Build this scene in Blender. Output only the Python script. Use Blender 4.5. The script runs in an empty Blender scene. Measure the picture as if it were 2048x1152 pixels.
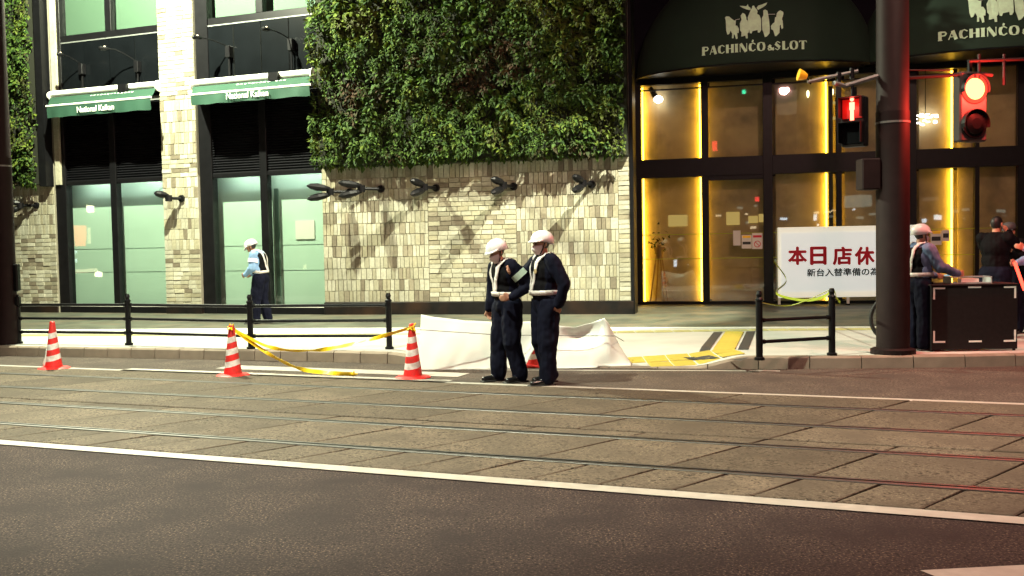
import bpy, bmesh, math, random
import numpy as np
from mathutils import Vector, Matrix, noise
from mathutils.bvhtree import BVHTree
random.seed(7); rng = np.random.default_rng(7)
R = math.radians
SC = bpy.context.scene
COL = SC.collection

# ------------------------------------------------------------------ camera
CAM_H = 1.6; FPX = 1950.0; PITCH = math.atan(86 / FPX); ROLL = 0.019
CM = Matrix.Translation((0, 0, CAM_H)) @ Matrix.Rotation(math.pi/2 - PITCH, 4, 'X') @ Matrix.Rotation(-ROLL, 4, 'Z')
cam_d = bpy.data.cameras.new('camera'); cam = bpy.data.objects.new('camera', cam_d); COL.objects.link(cam)
cam.matrix_world = CM; cam_d.sensor_width = 36; cam_d.lens = FPX / 2048 * 36
cam_d.clip_start = 0.05; cam_d.clip_end = 500
SC.camera = cam
# ------------------------------------------------------------------ world: night sky
w = bpy.data.worlds.new('World'); SC.world = w; w.use_nodes = True
wn = w.node_tree.nodes; wl = w.node_tree.links
sky = wn.new('ShaderNodeTexSky'); sky.sky_type = 'NISHITA'; sky.sun_disc = False
sky.sun_elevation = R(-4); sky.sun_rotation = R(200)
bg = wn['Background']; bg.inputs[1].default_value = 0.10
wl.new(sky.outputs[0], bg.inputs[0])
SC.view_settings.view_transform = 'Standard'; SC.view_settings.look = 'None'
SC.view_settings.exposure = 0.0; SC.view_settings.gamma = 1.0; SC.view_settings.use_curve_mapping = False
SC.cycles.max_bounces = 6; SC.cycles.transparent_max_bounces = 12; SC.cycles.sample_clamp_indirect = 4
SC.cycles.use_denoising = True; SC.cycles.caustics_reflective = False; SC.cycles.caustics_refractive = False

# lamp table (position, power, colour, radius)
LAMPS = {
 'pave_left':  ((-8.1, 18.5, 9.6), 12500, (0.97, 1.0, 0.72), .08),
 'road_left':  ((-4.0, 8.4, 9.0), 6700, (0.96, 1.0, 0.76), .09),
 'pave_right': ((4.6, 15.0, 9.5), 13800, (1.0, 0.98, 0.74), .035),
 'road_right': ((5.6, 9.6, 9.2), 2300, (1.0, 0.60, 0.46), .15),
 'near_fill':  ((1.0, -3.5, 8.8), 2300, (1.0, 0.48, 0.46), .2),  # added fill lamp, unseen behind the camera
}
# heads with a cut-off beam: (point aimed at, full cone in degrees, softness)
AIM = {'pave_right': ((0.2, 20.4, 2.2), 62, .30), 'road_left': ((-1.7, 11.2, 0), 86, .4), 'road_right': ((5.0, 10.8, 0), 166, .3)}

# ------------------------------------------------------------------ pixel -> place helpers
def ray(px, py):
    d = Vector(((px - 1024) / FPX, (576 - py) / FPX, -1))
    return (CM.to_3x3() @ d).normalized()
CO = Vector((0, 0, CAM_H))
def G(px, py, z=0.0):
    d = ray(px, py); t = (z - CAM_H) / d.z
    return CO + d * t
def atY(px, py, Y):
    d = ray(px, py); return CO + d * (Y / d.y)
class Face:
    """a vertical facade plane: local x along it to the right, local y into the building, z up"""
    def __init__(s, o, ang):
        s.o = Vector((o.x, o.y, 0)); s.a = R(ang); s.rz = -s.a
        s.r = Vector((math.cos(s.a), -math.sin(s.a), 0)); s.n = Vector((-math.sin(s.a), -math.cos(s.a), 0))
        s.M = Matrix.Translation(s.o) @ Matrix.Rotation(s.rz, 4, 'Z')
    def uz(s, px, py, off=0.0):
        d = ray(px, py); o = s.o + s.n * off
        t = (o - CO).dot(s.n) / d.dot(s.n); p = CO + d * t
        return (p - s.o).dot(s.r), p.z
    def u(s, px, py=500, off=0.0): return s.uz(px, py, off)[0]
    def z(s, px, py, off=0.0): return s.uz(px, py, off)[1]
    def P(s, u, z, off=0.0): return s.M @ Vector((u, -off, z))
J = G(651, 629, .15)
FA = Face(J, 20.7); FB = Face(J, 13.6)
FC = Face(G(1500, 608, .15), 13.6)

# ------------------------------------------------------------------ mesh collector
class MB:
    def __init__(s): s.v = []; s.f = []; s.mi = []
    def add(s, vs, fs, m=0):
        b = len(s.v); s.v += [tuple(v) for v in vs]; s.f += [tuple(i + b for i in f) for f in fs]; s.mi += [m] * len(fs); return s
    def box(s, x0, x1, y0, y1, z0, z1, m=0, M=None, bev=0):
        vs = [Vector(p) for p in ((x0,y0,z0),(x1,y0,z0),(x1,y1,z0),(x0,y1,z0),(x0,y0,z1),(x1,y0,z1),(x1,y1,z1),(x0,y1,z1))]
        if M: vs = [M @ v for v in vs]
        return s.add(vs, [(0,3,2,1),(4,5,6,7),(0,1,5,4),(1,2,6,5),(2,3,7,6),(3,0,4,7)], m)
    def tube(s, pts, r, n=8, m=0, cap=True):
        pts = [Vector(p) for p in pts]; rs = r if isinstance(r, (list, tuple)) else [r] * len(pts)
        vs = []; fs = []; ref = None
        for i, p in enumerate(pts):
            t = (pts[min(i+1, len(pts)-1)] - pts[max(i-1, 0)]).normalized()
            if ref is None: ref = Vector((0,0,1)) if abs(t.z) < .9 else Vector((1,0,0))
            a = t.cross(ref).normalized(); b = t.cross(a).normalized(); ref = -b if False else ref
            for k in range(n):
                q = 2*math.pi*k/n; vs.append(p + (a*math.cos(q) + b*math.sin(q)) * rs[i])
        for i in range(len(pts)-1):
            for k in range(n):
                k2 = (k+1) % n; fs.append((i*n+k, i*n+k2, (i+1)*n+k2, (i+1)*n+k))
        if cap: fs += [tuple(range(n)), tuple(range((len(pts)-1)*n, len(pts)*n))[::-1]]
        return s.add(vs, fs, m)
    def lathe(s, prof, n=16, m=0, M=None, ms=None):
        vs = []; fs = []
        for (r, z) in prof:
            for k in range(n):
                q = 2*math.pi*k/n; v = Vector((r*math.cos(q), r*math.sin(q), z)); vs.append(M @ v if M else v)
        b = len(s.v); s.v += [tuple(v) for v in vs]
        for i in range(len(prof)-1):
            for k in range(n):
                k2 = (k+1) % n; s.f.append((b+i*n+k, b+i*n+k2, b+(i+1)*n+k2, b+(i+1)*n+k)); s.mi.append(ms[i] if ms else m)
        s.f += [tuple(b+k for k in range(n))[::-1], tuple(b+(len(prof)-1)*n+k for k in range(n))]; s.mi += [m, m]
        return s
    def ribbon(s, pts, wdir, w, m=0, t=0.0):
        """flat band following pts, w wide along wdir (one vector or a list)"""
        vs = []; fs = []
        for i, p in enumerate(pts):
            d = Vector(wdir[i] if isinstance(wdir, list) else wdir).normalized() * w/2
            vs += [Vector(p)-d, Vector(p)+d]
        for i in range(len(pts)-1): fs.append((2*i, 2*i+2, 2*i+3, 2*i+1))
        return s.add(vs, fs, m)
    def mesh(s, name, mats, smooth=False):
        me = bpy.data.meshes.new(name); me.from_pydata(s.v, [], s.f)
        for mt in (mats if isinstance(mats, (list, tuple)) else [mats]): me.materials.append(mt)
        me.polygons.foreach_set('material_index', s.mi)
        if smooth: me.polygons.foreach_set('use_smooth', [True]*len(s.f))
        me.update(); return me
    def build(s, name, mats, parent=None, smooth=False, loc=None, bevel=0):
        me = s.mesh(name, mats, smooth)
        if bevel:
            bm = bmesh.new(); bm.from_mesh(me)
            bmesh.ops.remove_doubles(bm, verts=bm.verts, dist=1e-5)
            bmesh.ops.bevel(bm, geom=[e for e in bm.edges if len(e.link_faces) == 2 and e.calc_face_angle(0) > .6], offset=bevel, segments=1, affect='EDGES')
            bm.to_mesh(me); bm.free()
        return link(name, me, parent, loc)
def link(name, me, parent=None, loc=None):
    o = bpy.data.objects.new(name, me); COL.objects.link(o)
    if parent: o.parent = parent
    if loc is not None: o.location = loc
    return o
def root(name, label, cat, loc=(0,0,0), rz=0, group=None, kind=None):
    o = bpy.data.objects.new(name, None); COL.objects.link(o); o.empty_display_size = .2
    o.location = loc; o.rotation_euler = (0, 0, rz)
    if label: o['label'] = label
    if cat: o['category'] = cat
    if group: o['group'] = group
    if kind: o['kind'] = kind
    return o
def tag(o, label=None, cat=None, group=None, kind=None):
    for k, v in (('label', label), ('category', cat), ('group', group), ('kind', kind)):
        if v: o[k] = v
    return o
def on(face, name, label, cat, group=None): return root(name, label, cat, face.o, face.rz, group)

# ------------------------------------------------------------------ materials
def srgb(r, g, b):
    f = lambda c: ((c/255)/12.92 if c/255 <= .04045 else ((c/255+.055)/1.055)**2.4)
    return (f(r), f(g), f(b))
def mat(name, col, rough=.6, metal=0, var=.0, scale=8, bump=0, bscale=40, spec=.5, coat=0, dirt=None, dscale=1.2, emit=None, estr=0, obj_rand=0, island=0):
    m = bpy.data.materials.new(name); m.use_nodes = True; nt = m.node_tree; N = nt.nodes; L = nt.links
    b = N['Principled BSDF']; b.inputs['Base Color'].default_value = (*col, 1); b.inputs['Roughness'].default_value = rough
    b.inputs['Metallic'].default_value = metal; b.inputs['Specular IOR Level'].default_value = spec
    b.inputs['Coat Weight'].default_value = coat
    tc = N.new('ShaderNodeTexCoord'); last = None
    def mix(fac, a, c, mode='MULTIPLY'):
        x = N.new('ShaderNodeMix'); x.data_type = 'RGBA'; x.blend_type = mode
        if isinstance(fac, float): x.inputs[0].default_value = fac
        else: L.new(fac, x.inputs[0])
        for i, s in ((6, a), (7, c)):
            if isinstance(s, tuple): x.inputs[i].default_value = (*s, 1)
            else: L.new(s, x.inputs[i])
        return x.outputs[2]
    def ns(sc, det=4, lo=.3, hi=.7):
        n = N.new('ShaderNodeTexNoise'); n.inputs['Scale'].default_value = sc; n.inputs['Detail'].default_value = det
        L.new(tc.outputs['Object'], n.inputs['Vector'])
        r = N.new('ShaderNodeMapRange'); r.inputs[1].default_value = lo; r.inputs[2].default_value = hi
        L.new(n.outputs[0], r.inputs[0]); return r.outputs[0], n.outputs[0]
    c = tuple(col)
    if var:
        f, _ = ns(scale); c = mix(f, tuple(x*(1-var) for x in col), tuple(min(1, x*(1+var)) for x in col), 'MIX')
    if dirt:
        f, _ = ns(dscale, 6, .45, .72); c = mix(f, c, dirt, 'MIX')
    if obj_rand or island:
        if obj_rand: s = N.new('ShaderNodeObjectInfo').outputs['Random']; k = obj_rand
        else: s = N.new('ShaderNodeNewGeometry').outputs['Random Per Island']; k = island
        r = N.new('ShaderNodeMapRange'); r.inputs[3].default_value = 1-k; r.inputs[4].default_value = 1+k*.6
        L.new(s, r.inputs[0]); c = mix(1.0, c, r.outputs[0])
    if not isinstance(c, tuple): L.new(c, b.inputs['Base Color'])
    if bump:
        _, n = ns(bscale, 3); bp = N.new('ShaderNodeBump'); bp.inputs['Strength'].default_value = min(1, bump); bp.inputs['Distance'].default_value = .01
        L.new(n, bp.inputs['Height']); L.new(bp.outputs[0], b.inputs['Normal'])
    if emit: b.inputs['Emission Color'].default_value = (*emit, 1); b.inputs['Emission Strength'].default_value = estr
    return m
def emis(name, col, s):
    m = bpy.data.materials.new(name); m.use_nodes = True; N = m.node_tree.nodes
    e = N.new('ShaderNodeEmission'); e.inputs[0].default_value = (*col, 1); e.inputs[1].default_value = s
    m.node_tree.links.new(e.outputs[0], N['Material Output'].inputs[0]); return m
def glass(name, tint=(.9,.95,.92), refl=1.45, wob=.0):
    m = bpy.data.materials.new(name); m.use_nodes = True; N = m.node_tree.nodes; L = m.node_tree.links
    t = N.new('ShaderNodeBsdfTransparent'); t.inputs[0].default_value = (*tint, 1)
    g = N.new('ShaderNodeBsdfGlossy'); g.inputs['Roughness'].default_value = .015
    lw_ = N.new('ShaderNodeLayerWeight'); lw_.inputs[0].default_value = .5
    pw = N.new('ShaderNodeMath'); pw.operation = 'POWER'; L.new(lw_.outputs['Facing'], pw.inputs[0]); pw.inputs[1].default_value = 3.5
    fr = N.new('ShaderNodeMath'); fr.operation = 'MULTIPLY_ADD'; L.new(pw.outputs[0], fr.inputs[0]); fr.inputs[1].default_value = .7; fr.inputs[2].default_value = refl
    mx = N.new('ShaderNodeMixShader'); L.new(fr.outputs[0], mx.inputs[0]); L.new(t.outputs[0], mx.inputs[1]); L.new(g.outputs[0], mx.inputs[2])
    if wob:
        tc = N.new('ShaderNodeTexCoord'); n = N.new('ShaderNodeTexNoise'); n.inputs['Scale'].default_value = 1.3; n.inputs['Detail'].default_value = 1
        L.new(tc.outputs['Object'], n.inputs['Vector']); bp = N.new('ShaderNodeBump'); bp.inputs['Strength'].default_value = wob; bp.inputs['Distance'].default_value = .02
        L.new(n.outputs[0], bp.inputs['Height']); L.new(bp.outputs[0], g.inputs['Normal'])
    L.new(mx.outputs[0], N['Material Output'].inputs[0]); return m

def ramp_rand(name, cols, src, rough=.6, patch=None, trans=0, var=.15, bump=.3, bscale=30):
    """colour picked from a list by object / island random, optionally shifted by a broad patch noise"""
    m = bpy.data.materials.new(name); m.use_nodes = True; N = m.node_tree.nodes; L = m.node_tree.links
    b = N['Principled BSDF']; b.inputs['Roughness'].default_value = rough
    s = N.new('ShaderNodeObjectInfo').outputs['Random'] if src == 'object' else N.new('ShaderNodeNewGeometry').outputs['Random Per Island']
    r = N.new('ShaderNodeValToRGB'); r.color_ramp.interpolation = 'CONSTANT' if not patch else 'LINEAR'
    while len(r.color_ramp.elements) < len(cols): r.color_ramp.elements.new(.5)
    for i, c in enumerate(cols):
        r.color_ramp.elements[i].position = i/len(cols) if not patch else i/(len(cols)-1); r.color_ramp.elements[i].color = (*c, 1)
    tc = N.new('ShaderNodeTexCoord')
    if patch:
        n = N.new('ShaderNodeTexNoise'); n.inputs['Scale'].default_value = patch; n.inputs['Detail'].default_value = 3
        L.new(tc.outputs['Object'], n.inputs['Vector'])
        a = N.new('ShaderNodeMath'); a.operation = 'MULTIPLY_ADD'; L.new(s, a.inputs[0]); a.inputs[1].default_value = .45; a.inputs[2].default_value = -.22
        mr = N.new('ShaderNodeMapRange'); mr.inputs[1].default_value = .3; mr.inputs[2].default_value = .7; L.new(n.outputs[0], mr.inputs[0])
        ad = N.new('ShaderNodeMath'); ad.operation = 'ADD'; L.new(a.outputs[0], ad.inputs[0]); L.new(mr.outputs[0], ad.inputs[1]); s = ad.outputs[0]
    L.new(s, r.inputs[0])
    n2 = N.new('ShaderNodeTexNoise'); n2.inputs['Scale'].default_value = bscale; n2.inputs['Detail'].default_value = 5; L.new(tc.outputs['Object'], n2.inputs['Vector'])
    mr2 = N.new('ShaderNodeMapRange'); mr2.inputs[1].default_value = .3; mr2.inputs[2].default_value = .7; mr2.inputs[3].default_value = 1-var; mr2.inputs[4].default_value = 1+var; L.new(n2.outputs[0], mr2.inputs[0])
    x = N.new('ShaderNodeMix'); x.data_type = 'RGBA'; x.blend_type = 'MULTIPLY'; x.inputs[0].default_value = 1; L.new(r.outputs[0], x.inputs[6]); L.new(mr2.outputs[0], x.inputs[7])
    if not patch:   # broad weathering across the whole wall
        gp = N.new('ShaderNodeNewGeometry'); n3 = N.new('ShaderNodeTexNoise'); n3.inputs['Scale'].default_value = 1.1; n3.inputs['Detail'].default_value = 6; L.new(gp.outputs['Position'], n3.inputs['Vector'])
        m3 = N.new('ShaderNodeMapRange'); m3.inputs[1].default_value = .35; m3.inputs[2].default_value = .65; m3.inputs[3].default_value = .72; m3.inputs[4].default_value = 1.08; L.new(n3.outputs[0], m3.inputs[0])
        y = N.new('ShaderNodeMix'); y.data_type = 'RGBA'; y.blend_type = 'MULTIPLY'; y.inputs[0].default_value = 1; L.new(x.outputs[2], y.inputs[6]); L.new(m3.outputs[0], y.inputs[7]); x = y
    L.new(x.outputs[2], b.inputs['Base Color'])
    if bump:
        bp = N.new('ShaderNodeBump'); bp.inputs['Strength'].default_value = bump; bp.inputs['Distance'].default_value = .01; L.new(n2.outputs[0], bp.inputs['Height']); L.new(bp.outputs[0], b.inputs['Normal'])
    if trans:
        t = N.new('ShaderNodeBsdfTranslucent'); L.new(x.outputs[2], t.inputs[0]); mx = N.new('ShaderNodeMixShader'); mx.inputs[0].default_value = trans
        L.new(b.outputs[0], mx.inputs[1]); L.new(t.outputs[0], mx.inputs[2]); L.new(mx.outputs[0], N['Material Output'].inputs[0])
    return m

def asphalt(name, col, col2, speck, rough=.75, sscale=90):
    m = bpy.data.materials.new(name); m.use_nodes = True; N = m.node_tree.nodes; L = m.node_tree.links
    b = N['Principled BSDF']; b.inputs['Roughness'].default_value = rough; b.inputs['Specular IOR Level'].default_value = .12
    tc = N.new('ShaderNodeTexCoord')
    def tex(sc, det, lo, hi, kind='ShaderNodeTexNoise'):
        n = N.new(kind); n.inputs['Scale'].default_value = sc
        if 'Detail' in n.inputs: n.inputs['Detail'].default_value = det
        L.new(tc.outputs['Object'], n.inputs['Vector']); r = N.new('ShaderNodeMapRange'); r.inputs[1].default_value = lo; r.inputs[2].default_value = hi; L.new(n.outputs[0], r.inputs[0]); return r.outputs[0], n
    def mx(f, a, c, mode='MIX'):
        x = N.new('ShaderNodeMix'); x.data_type = 'RGBA'; x.blend_type = mode; L.new(f, x.inputs[0])
        for i, s in ((6, a), (7, c)):
            if isinstance(s, tuple): x.inputs[i].default_value = (*s, 1)
            else: L.new(s, x.inputs[i])
        return x.outputs[2]
    f1, _ = tex(.8, 5, .35, .65); c = mx(f1, col, col2)
    f2, n2 = tex(sscale, 3, .53, .70); c = mx(f2, c, speck)
    f3, _ = tex(sscale*.6, 3, .34, .48); c = mx(f3, tuple(x*.30 for x in col), c)
    f4, _ = tex(2.2, 6, .30, .62); c = mx(f4, tuple(x*.86 for x in col), c)
    oi = N.new('ShaderNodeObjectInfo'); mo = N.new('ShaderNodeMapRange'); mo.inputs[3].default_value = .80; mo.inputs[4].default_value = 1.14; L.new(oi.outputs['Random'], mo.inputs[0])
    xo = N.new('ShaderNodeMix'); xo.data_type = 'RGBA'; xo.blend_type = 'MULTIPLY'; xo.inputs[0].default_value = 1 if 'slab' in name else 0; L.new(c, xo.inputs[6]); L.new(mo.outputs[0], xo.inputs[7]); c = xo.outputs[2]
    L.new(c, b.inputs['Base Color'])
    bp = N.new('ShaderNodeBump'); bp.inputs['Strength'].default_value = .5; bp.inputs['Distance'].default_value = .004; L.new(n2.outputs[0], bp.inputs['Height']); L.new(bp.outputs[0], b.inputs['Normal'])
    return m

M = {}
M['asphalt'] = asphalt('asphalt', (.032,.021,.021), (.044,.030,.029), (.20,.135,.10), .8, 75)
M['slab'] = asphalt('track_slab', (.100,.080,.060), (.140,.108,.080), (.24,.20,.14), .75, 60)
M['paving'] = mat('pale_paving', (.50,.50,.46), .7, var=.06, scale=3, bump=.15, bscale=120, dirt=(.40,.40,.36), dscale=.8)
M['rearpave'] = mat('rear_paving', (.060,.066,.046), .65, var=.45, scale=2.2, bump=.3, bscale=60, dirt=(.11,.09,.06), dscale=1.6)
M['kerb'] = mat('kerb_stone', (.26,.21,.16), .8, var=.12, scale=6, bump=.3, bscale=90, obj_rand=.12)
M['yellow_tile'] = mat('yellow_tile', (.47,.38,.06), .6, var=.08, scale=12, bump=.1, obj_rand=.06)
M['dark_tile'] = mat('dark_tile', (.045,.045,.045), .6, var=.1)
M['paint'] = mat('road_paint', (.41,.375,.33), .6, var=.10, scale=14, bump=.2, bscale=120, dirt=(.34,.31,.27), dscale=5)
M['rail'] = mat('rail_steel', (.12,.115,.11), .52, metal=1, var=.15, scale=10)
M['groove'] = mat('groove_dark', (.012,.011,.010), .9)
M['black'] = mat('black_metal', (.006,.006,.007), .4, var=.2, spec=.2)
M['darkpole'] = mat('brown_black_pole', (.015,.008,.008), .62, var=.2, scale=5, spec=.15)
M['blackpanel'] = mat('black_panel', (.004,.005,.006), .2, var=.2, scale=2, spec=.35)
M['joint'] = mat('panel_joint', (.16,.17,.16), .5)
M['louver'] = mat('louver_black', (.007,.007,.009), .5, spec=.25)
M['grout'] = mat('mortar', (.25,.23,.175), .9, bump=.3)
M['plinth'] = mat('black_plinth', (.008,.007,.007), .4, var=.3, dirt=(.03,.016,.01), dscale=1.5, spec=.25)
TC = [(.36,.34,.25),(.46,.445,.345),(.40,.375,.27),(.51,.495,.395),(.31,.275,.20),(.43,.41,.305),(.48,.465,.365),(.38,.35,.245),(.43,.415,.32),(.21,.18,.13)]
M['tile'] = ramp_rand('stone_tile', TC, 'object', .45, bump=.5, bscale=24)
M['tile_i'] = ramp_rand('stone_tile_joined', TC, 'island', .45, bump=.5, bscale=24)
M['soil'] = mat('green_wall_backing', (.014,.016,.008), .9)
M['leaf'] = ramp_rand('leaf_mix', [(.050,.020,.005),(.032,.030,.004),(.018,.052,.005),(.062,.118,.006),(.014,.048,.007),(.105,.150,.008),(.034,.038,.005)], 'island', .8, patch=.9, trans=.2, var=.4, bump=0)
M['green_cloth'] = mat('green_canvas', (.012,.055,.032), .8, var=.08, scale=3, bump=.1, bscale=200)
M['darkgreen'] = mat('dark_green_canvas', (.006,.022,.012), .85, var=.12, scale=2, bump=.1, bscale=150)
M['white'] = mat('white_metal', (.78,.78,.72), .4)
M['whitepaint'] = mat('white_lettering', (.80,.82,.76), .6)
M['mint'] = mat('mint_screen', (.50,.64,.56), .6, var=.03, scale=1.5)
M['mint_gap'] = mat('mint_seam', (.12,.2,.16), .7)
M['curtain'] = mat('warm_grey_screen', (.60,.48,.28), .8, var=.12, scale=2.5, dirt=(.27,.22,.15), dscale=1.3)
M['glass'] = glass('window_glass', (.93,.97,.94), .035, .05)
M['glassR'] = glass('door_glass', (.88,.88,.84), .07, .04)
M['led'] = emis('warm_led', (1.0,.56,.04), 24.0)
M['tube'] = emis('tube_light', (.88,1,.86), 62); M['tube_up'] = emis('tube_light_upper', (.80,1,.74), 30)
M['blind'] = mat('roller_blind', (.10,.155,.115), .7)
M['lampwhite'] = emis('lamp_white', (1,.97,.9), 14)
M['bulb'] = emis('bulb_warm', (1,.85,.5), 6)
M['redlens'] = emis('red_signal_lens', (1.0,.16,.05), 11); M['redhalo'] = emis('red_signal_halo', (1.0,.03,.015), 4); M['sighouse'] = mat('signal_housing', (.05,.045,.045), .6, spec=.2)
M['redman'] = emis('red_man', (1.0,.10,.06), 11)
M['baton'] = emis('red_baton', (1.0,.055,.03), 5.5)
M['litposter'] = emis('lit_poster', (1.0,.70,.22), .62)
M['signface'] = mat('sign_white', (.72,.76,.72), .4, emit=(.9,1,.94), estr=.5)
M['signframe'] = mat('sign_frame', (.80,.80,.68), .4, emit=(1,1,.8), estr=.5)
M['red'] = mat('sign_red', (.62,.01,.03), .5)
M['ink'] = mat('ink', (.02,.02,.02), .5)
M['cone_red'] = mat('cone_red', (.75,.022,.022), .5, var=.12, scale=14, dirt=(.42,.04,.03), dscale=9)
M['cone_white'] = mat('cone_white', (.82,.80,.78), .5, var=.05, dirt=(.5,.44,.4), dscale=11)
M['tape'] = mat('barrier_tape', (.85,.60,.012), .45, var=.05)
M['limetape'] = mat('lime_tape', (.34,.42,.03), .45)
M['sheet'] = mat('white_sheet', (.86,.90,.84), .85, var=.02, scale=2)
M['navy'] = mat('navy_cloth', (.0045,.0055,.015), .85, var=.2, scale=10, spec=.12)
M['vestblack'] = mat('vest_black', (.003,.0027,.004), .8, spec=.12)
M['blueshirt'] = mat('blue_shirt', (.20,.34,.56), .8, var=.1)
M['slate'] = mat('slate_shirt', (.11,.17,.30), .8, var=.1)
M['skin'] = mat('skin', (.42,.22,.14), .55)
M['hair'] = mat('hair', (.008,.007,.007), .5)
M['shoe'] = mat('shoe', (.010,.010,.011), .25)
M['reflect'] = mat('reflective_strip', (.66,.62,.60), .35, var=.08, scale=40)
M['helmet'] = mat('helmet_white', (.78,.79,.80), .25, coat=.3)
M['mask'] = mat('mask_white', (.80,.74,.74), .8)
M['board'] = mat('board_dark', (.011,.008,.008), .7, var=.2, scale=20, spec=.2)
M['rubber'] = mat('rubber', (.012,.012,.012), .7)
M['concrete'] = mat('dark_concrete', (.05,.05,.055), .7, var=.15)
M['amber'] = mat('yellow_housing', (.85,.48,.02), .4, emit=(1,.5,.02), estr=.12)
M['wood'] = mat('wood', (.40,.24,.10), .5, var=.2)
M['paper'] = mat('paper', (.75,.70,.66), .7)
M['clear'] = mat('clear_plastic', (.35,.42,.42), .1, coat=.5)

# ================================================================== SETTING
s_ = MB().box(-150, 150, -150, 150, -.5, 0).build('road', M['asphalt']); tag(s_, kind='structure')

# ---- tram track, in rail coordinates
RA = R(21.6); rdir = Vector((math.cos(RA), -math.sin(RA), 0)); rn = Vector((math.sin(RA), math.cos(RA), 0))
TO = G(1000, 917)
def off_(px, py): return (G(px, py) - TO).dot(rn)
def mean_off(*pp): return sum(off_(*p) for p in pp) / len(pp)
o1 = mean_off((400,877),(1000,917),(1600,960)); o2 = mean_off((300,827),(1000,866),(1600,897))
o3 = mean_off((300,793),(1000,825),(1700,855)); o4 = mean_off((400,767),(1000,791),(1700,819))
oN = mean_off((300,908),(1000,963),(1700,1017)); oF = mean_off((400,750),(1000,768),(1700,796))
oc = mean_off((300,814),(1000,853),(1540,880))
track = root('tram_track', None, None, TO, -RA, kind='structure')
def trk(p): q = G(*p) - TO; return q.dot(rdir), q.dot(rn)
a_, b_ = trk((1327, 938)), trk((1478, 897)); SK = (b_[0]-a_[0])/(b_[1]-a_[1]); PH = a_[0] - SK*a_[1]
PITCHL = .98; HZ = .016
rows = [(oN+.07, o1-.045, .49), (o1+.075, o2-.045, .98), (o2+.075, oc-.02, .98), (oc+.02, o3-.045, 1.6), (o3+.075, o4-.045, .98), (o4+.075, oF-.07, 1.6)]
nslab = 0
for ri, (y0, y1, L_) in enumerate(rows):
    if y1 - y0 < .05: continue
    k0 = int(-15/L_); k1 = int(9.5/L_)
    for k in range(k0, k1):
        xa = PH + k*L_; xb = xa + L_; g = .009
        dz = random.uniform(-.002, .002)
        sx = lambda x, y: x + SK*y
        P = [(sx(xa+g, y0), y0), (sx(xb-g, y0), y0), (sx(xb-g, y1), y1), (sx(xa+g, y1), y1)]
        if P[0][0] > 9 or P[1][0] < -16: continue
        mb = MB(); e = .012
        cx = sum(p[0] for p in P)/4; cy = sum(p[1] for p in P)/4
        top = [(p[0]+(e if p[0] < cx else -e)*.8, p[1]+(e if p[1] < cy else -e), HZ+dz) for p in P]
        mid = [(p[0], p[1], HZ+dz-.006) for p in P]; bot = [(p[0], p[1], -.02) for p in P]
        mb.add(top+mid+bot, [(0,1,2,3)] + [(4+i,4+(i+1)%4,(i+1)%4,i) for i in range(4)] + [(8+i,8+(i+1)%4,4+(i+1)%4,4+i) for i in range(4)])
        mb.build('slab', M['slab'], track)
for o in (o1, o2, o3, o4):
    MB().box(-60, 40, o-.045+.003, o+.008, -.02, HZ+.004).build('rail', M['rail'], track, bevel=.004)
    MB().box(-60, 40, o+.008, o+.055, -.02, .003).build('rail_groove', M['groove'], track)
    MB().box(-60, 40, o+.05, o+.072, -.02, HZ).build('rail_keeper', M['rail'], track)
# beyond the slabs the bed goes on as a sheet either way
MB().box(-60, -15.2, oN+.07, oF-.07, -.02, .010).build('track_bed', M['slab'], track)
MB().box(9.6, 40, oN+.07, oF-.07, -.02, .010).build('track_bed', M['slab'], track)

M['farlane'] = asphalt('far_lane_asphalt', (.072,.057,.049), (.100,.078,.066), (.24,.19,.14), .75, 62)
fl = [TO + rdir*u + rn*v for u, v in ((-60,oF-.03),(40,oF-.03),(40,9),(-60,9))]
tag(MB().add([(p.x, p.y, .0035) for p in fl], [(0,1,2,3)]).build('far_lane', M['farlane']), kind='structure')
# ---- painted lines (thin sheets 4 mm over the road)
def strip(name, pts, w, z=.0078, m='paint', n=40):
    P = [Vector((p.x, p.y, z)) for p in pts]; vs = []; mb = MB()
    for i in range(len(P)):
        t = (P[min(i+1, len(P)-1)] - P[max(i-1, 0)]).normalized(); s = Vector((-t.y, t.x, 0))*w/2; vs += [P[i]-s, P[i]+s]
    mb.add(vs, [(2*i, 2*i+2, 2*i+3, 2*i+1) for i in range(len(P)-1)])
    return tag(mb.build(name, M[m]), kind='structure')
def rp(u, v): return TO + rdir*u + rn*v
strip('near_lane_line', [rp(-60, oN), rp(40, oN)], .15)
strip('far_lane_line', [rp(-60, oF), rp(40, oF)], .13)
# zebra bars
zA = root('crosswalk', None, None, (0,0,0), 0, kind='structure')
for (x0, ya, x1, yb, w_) in ((430,737,700,741,.20),(250,739,960,747,.24),(60,736,900,752,.30)):
    p, q = G(x0, ya), G(x1, yb)
    p.z = q.z = 0
for k, (x0, x1) in enumerate(((420, 950), (250, 960), (60, 640))):
    yy = {0: (735, 741), 1: (739, 747), 2: (742, 757)}[k]
    a0 = off_(420, 737.5) - k*.62
    u0 = (G(x0, 740) - TO).dot(rdir); u1 = (G(x1, 744) - TO).dot(rdir)
    mb = MB(); P = [rp(u0, a0), rp(u1, a0), rp(u1, a0+.36), rp(u0, a0+.36)]
    mb.add([(p.x, p.y, .0078) for p in P], [(0,1,2,3)]); mb.build('crosswalk_bar', M['paint'], zA)
p4 = [G(1840,1142), G(2300,1118), G(2300,1150), G(1880,1158)]
tag(MB().add([(p.x, p.y, .004) for p in p4], [(0,3,2,1)]).build('road_marking', M['paint']), kind='structure')
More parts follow.
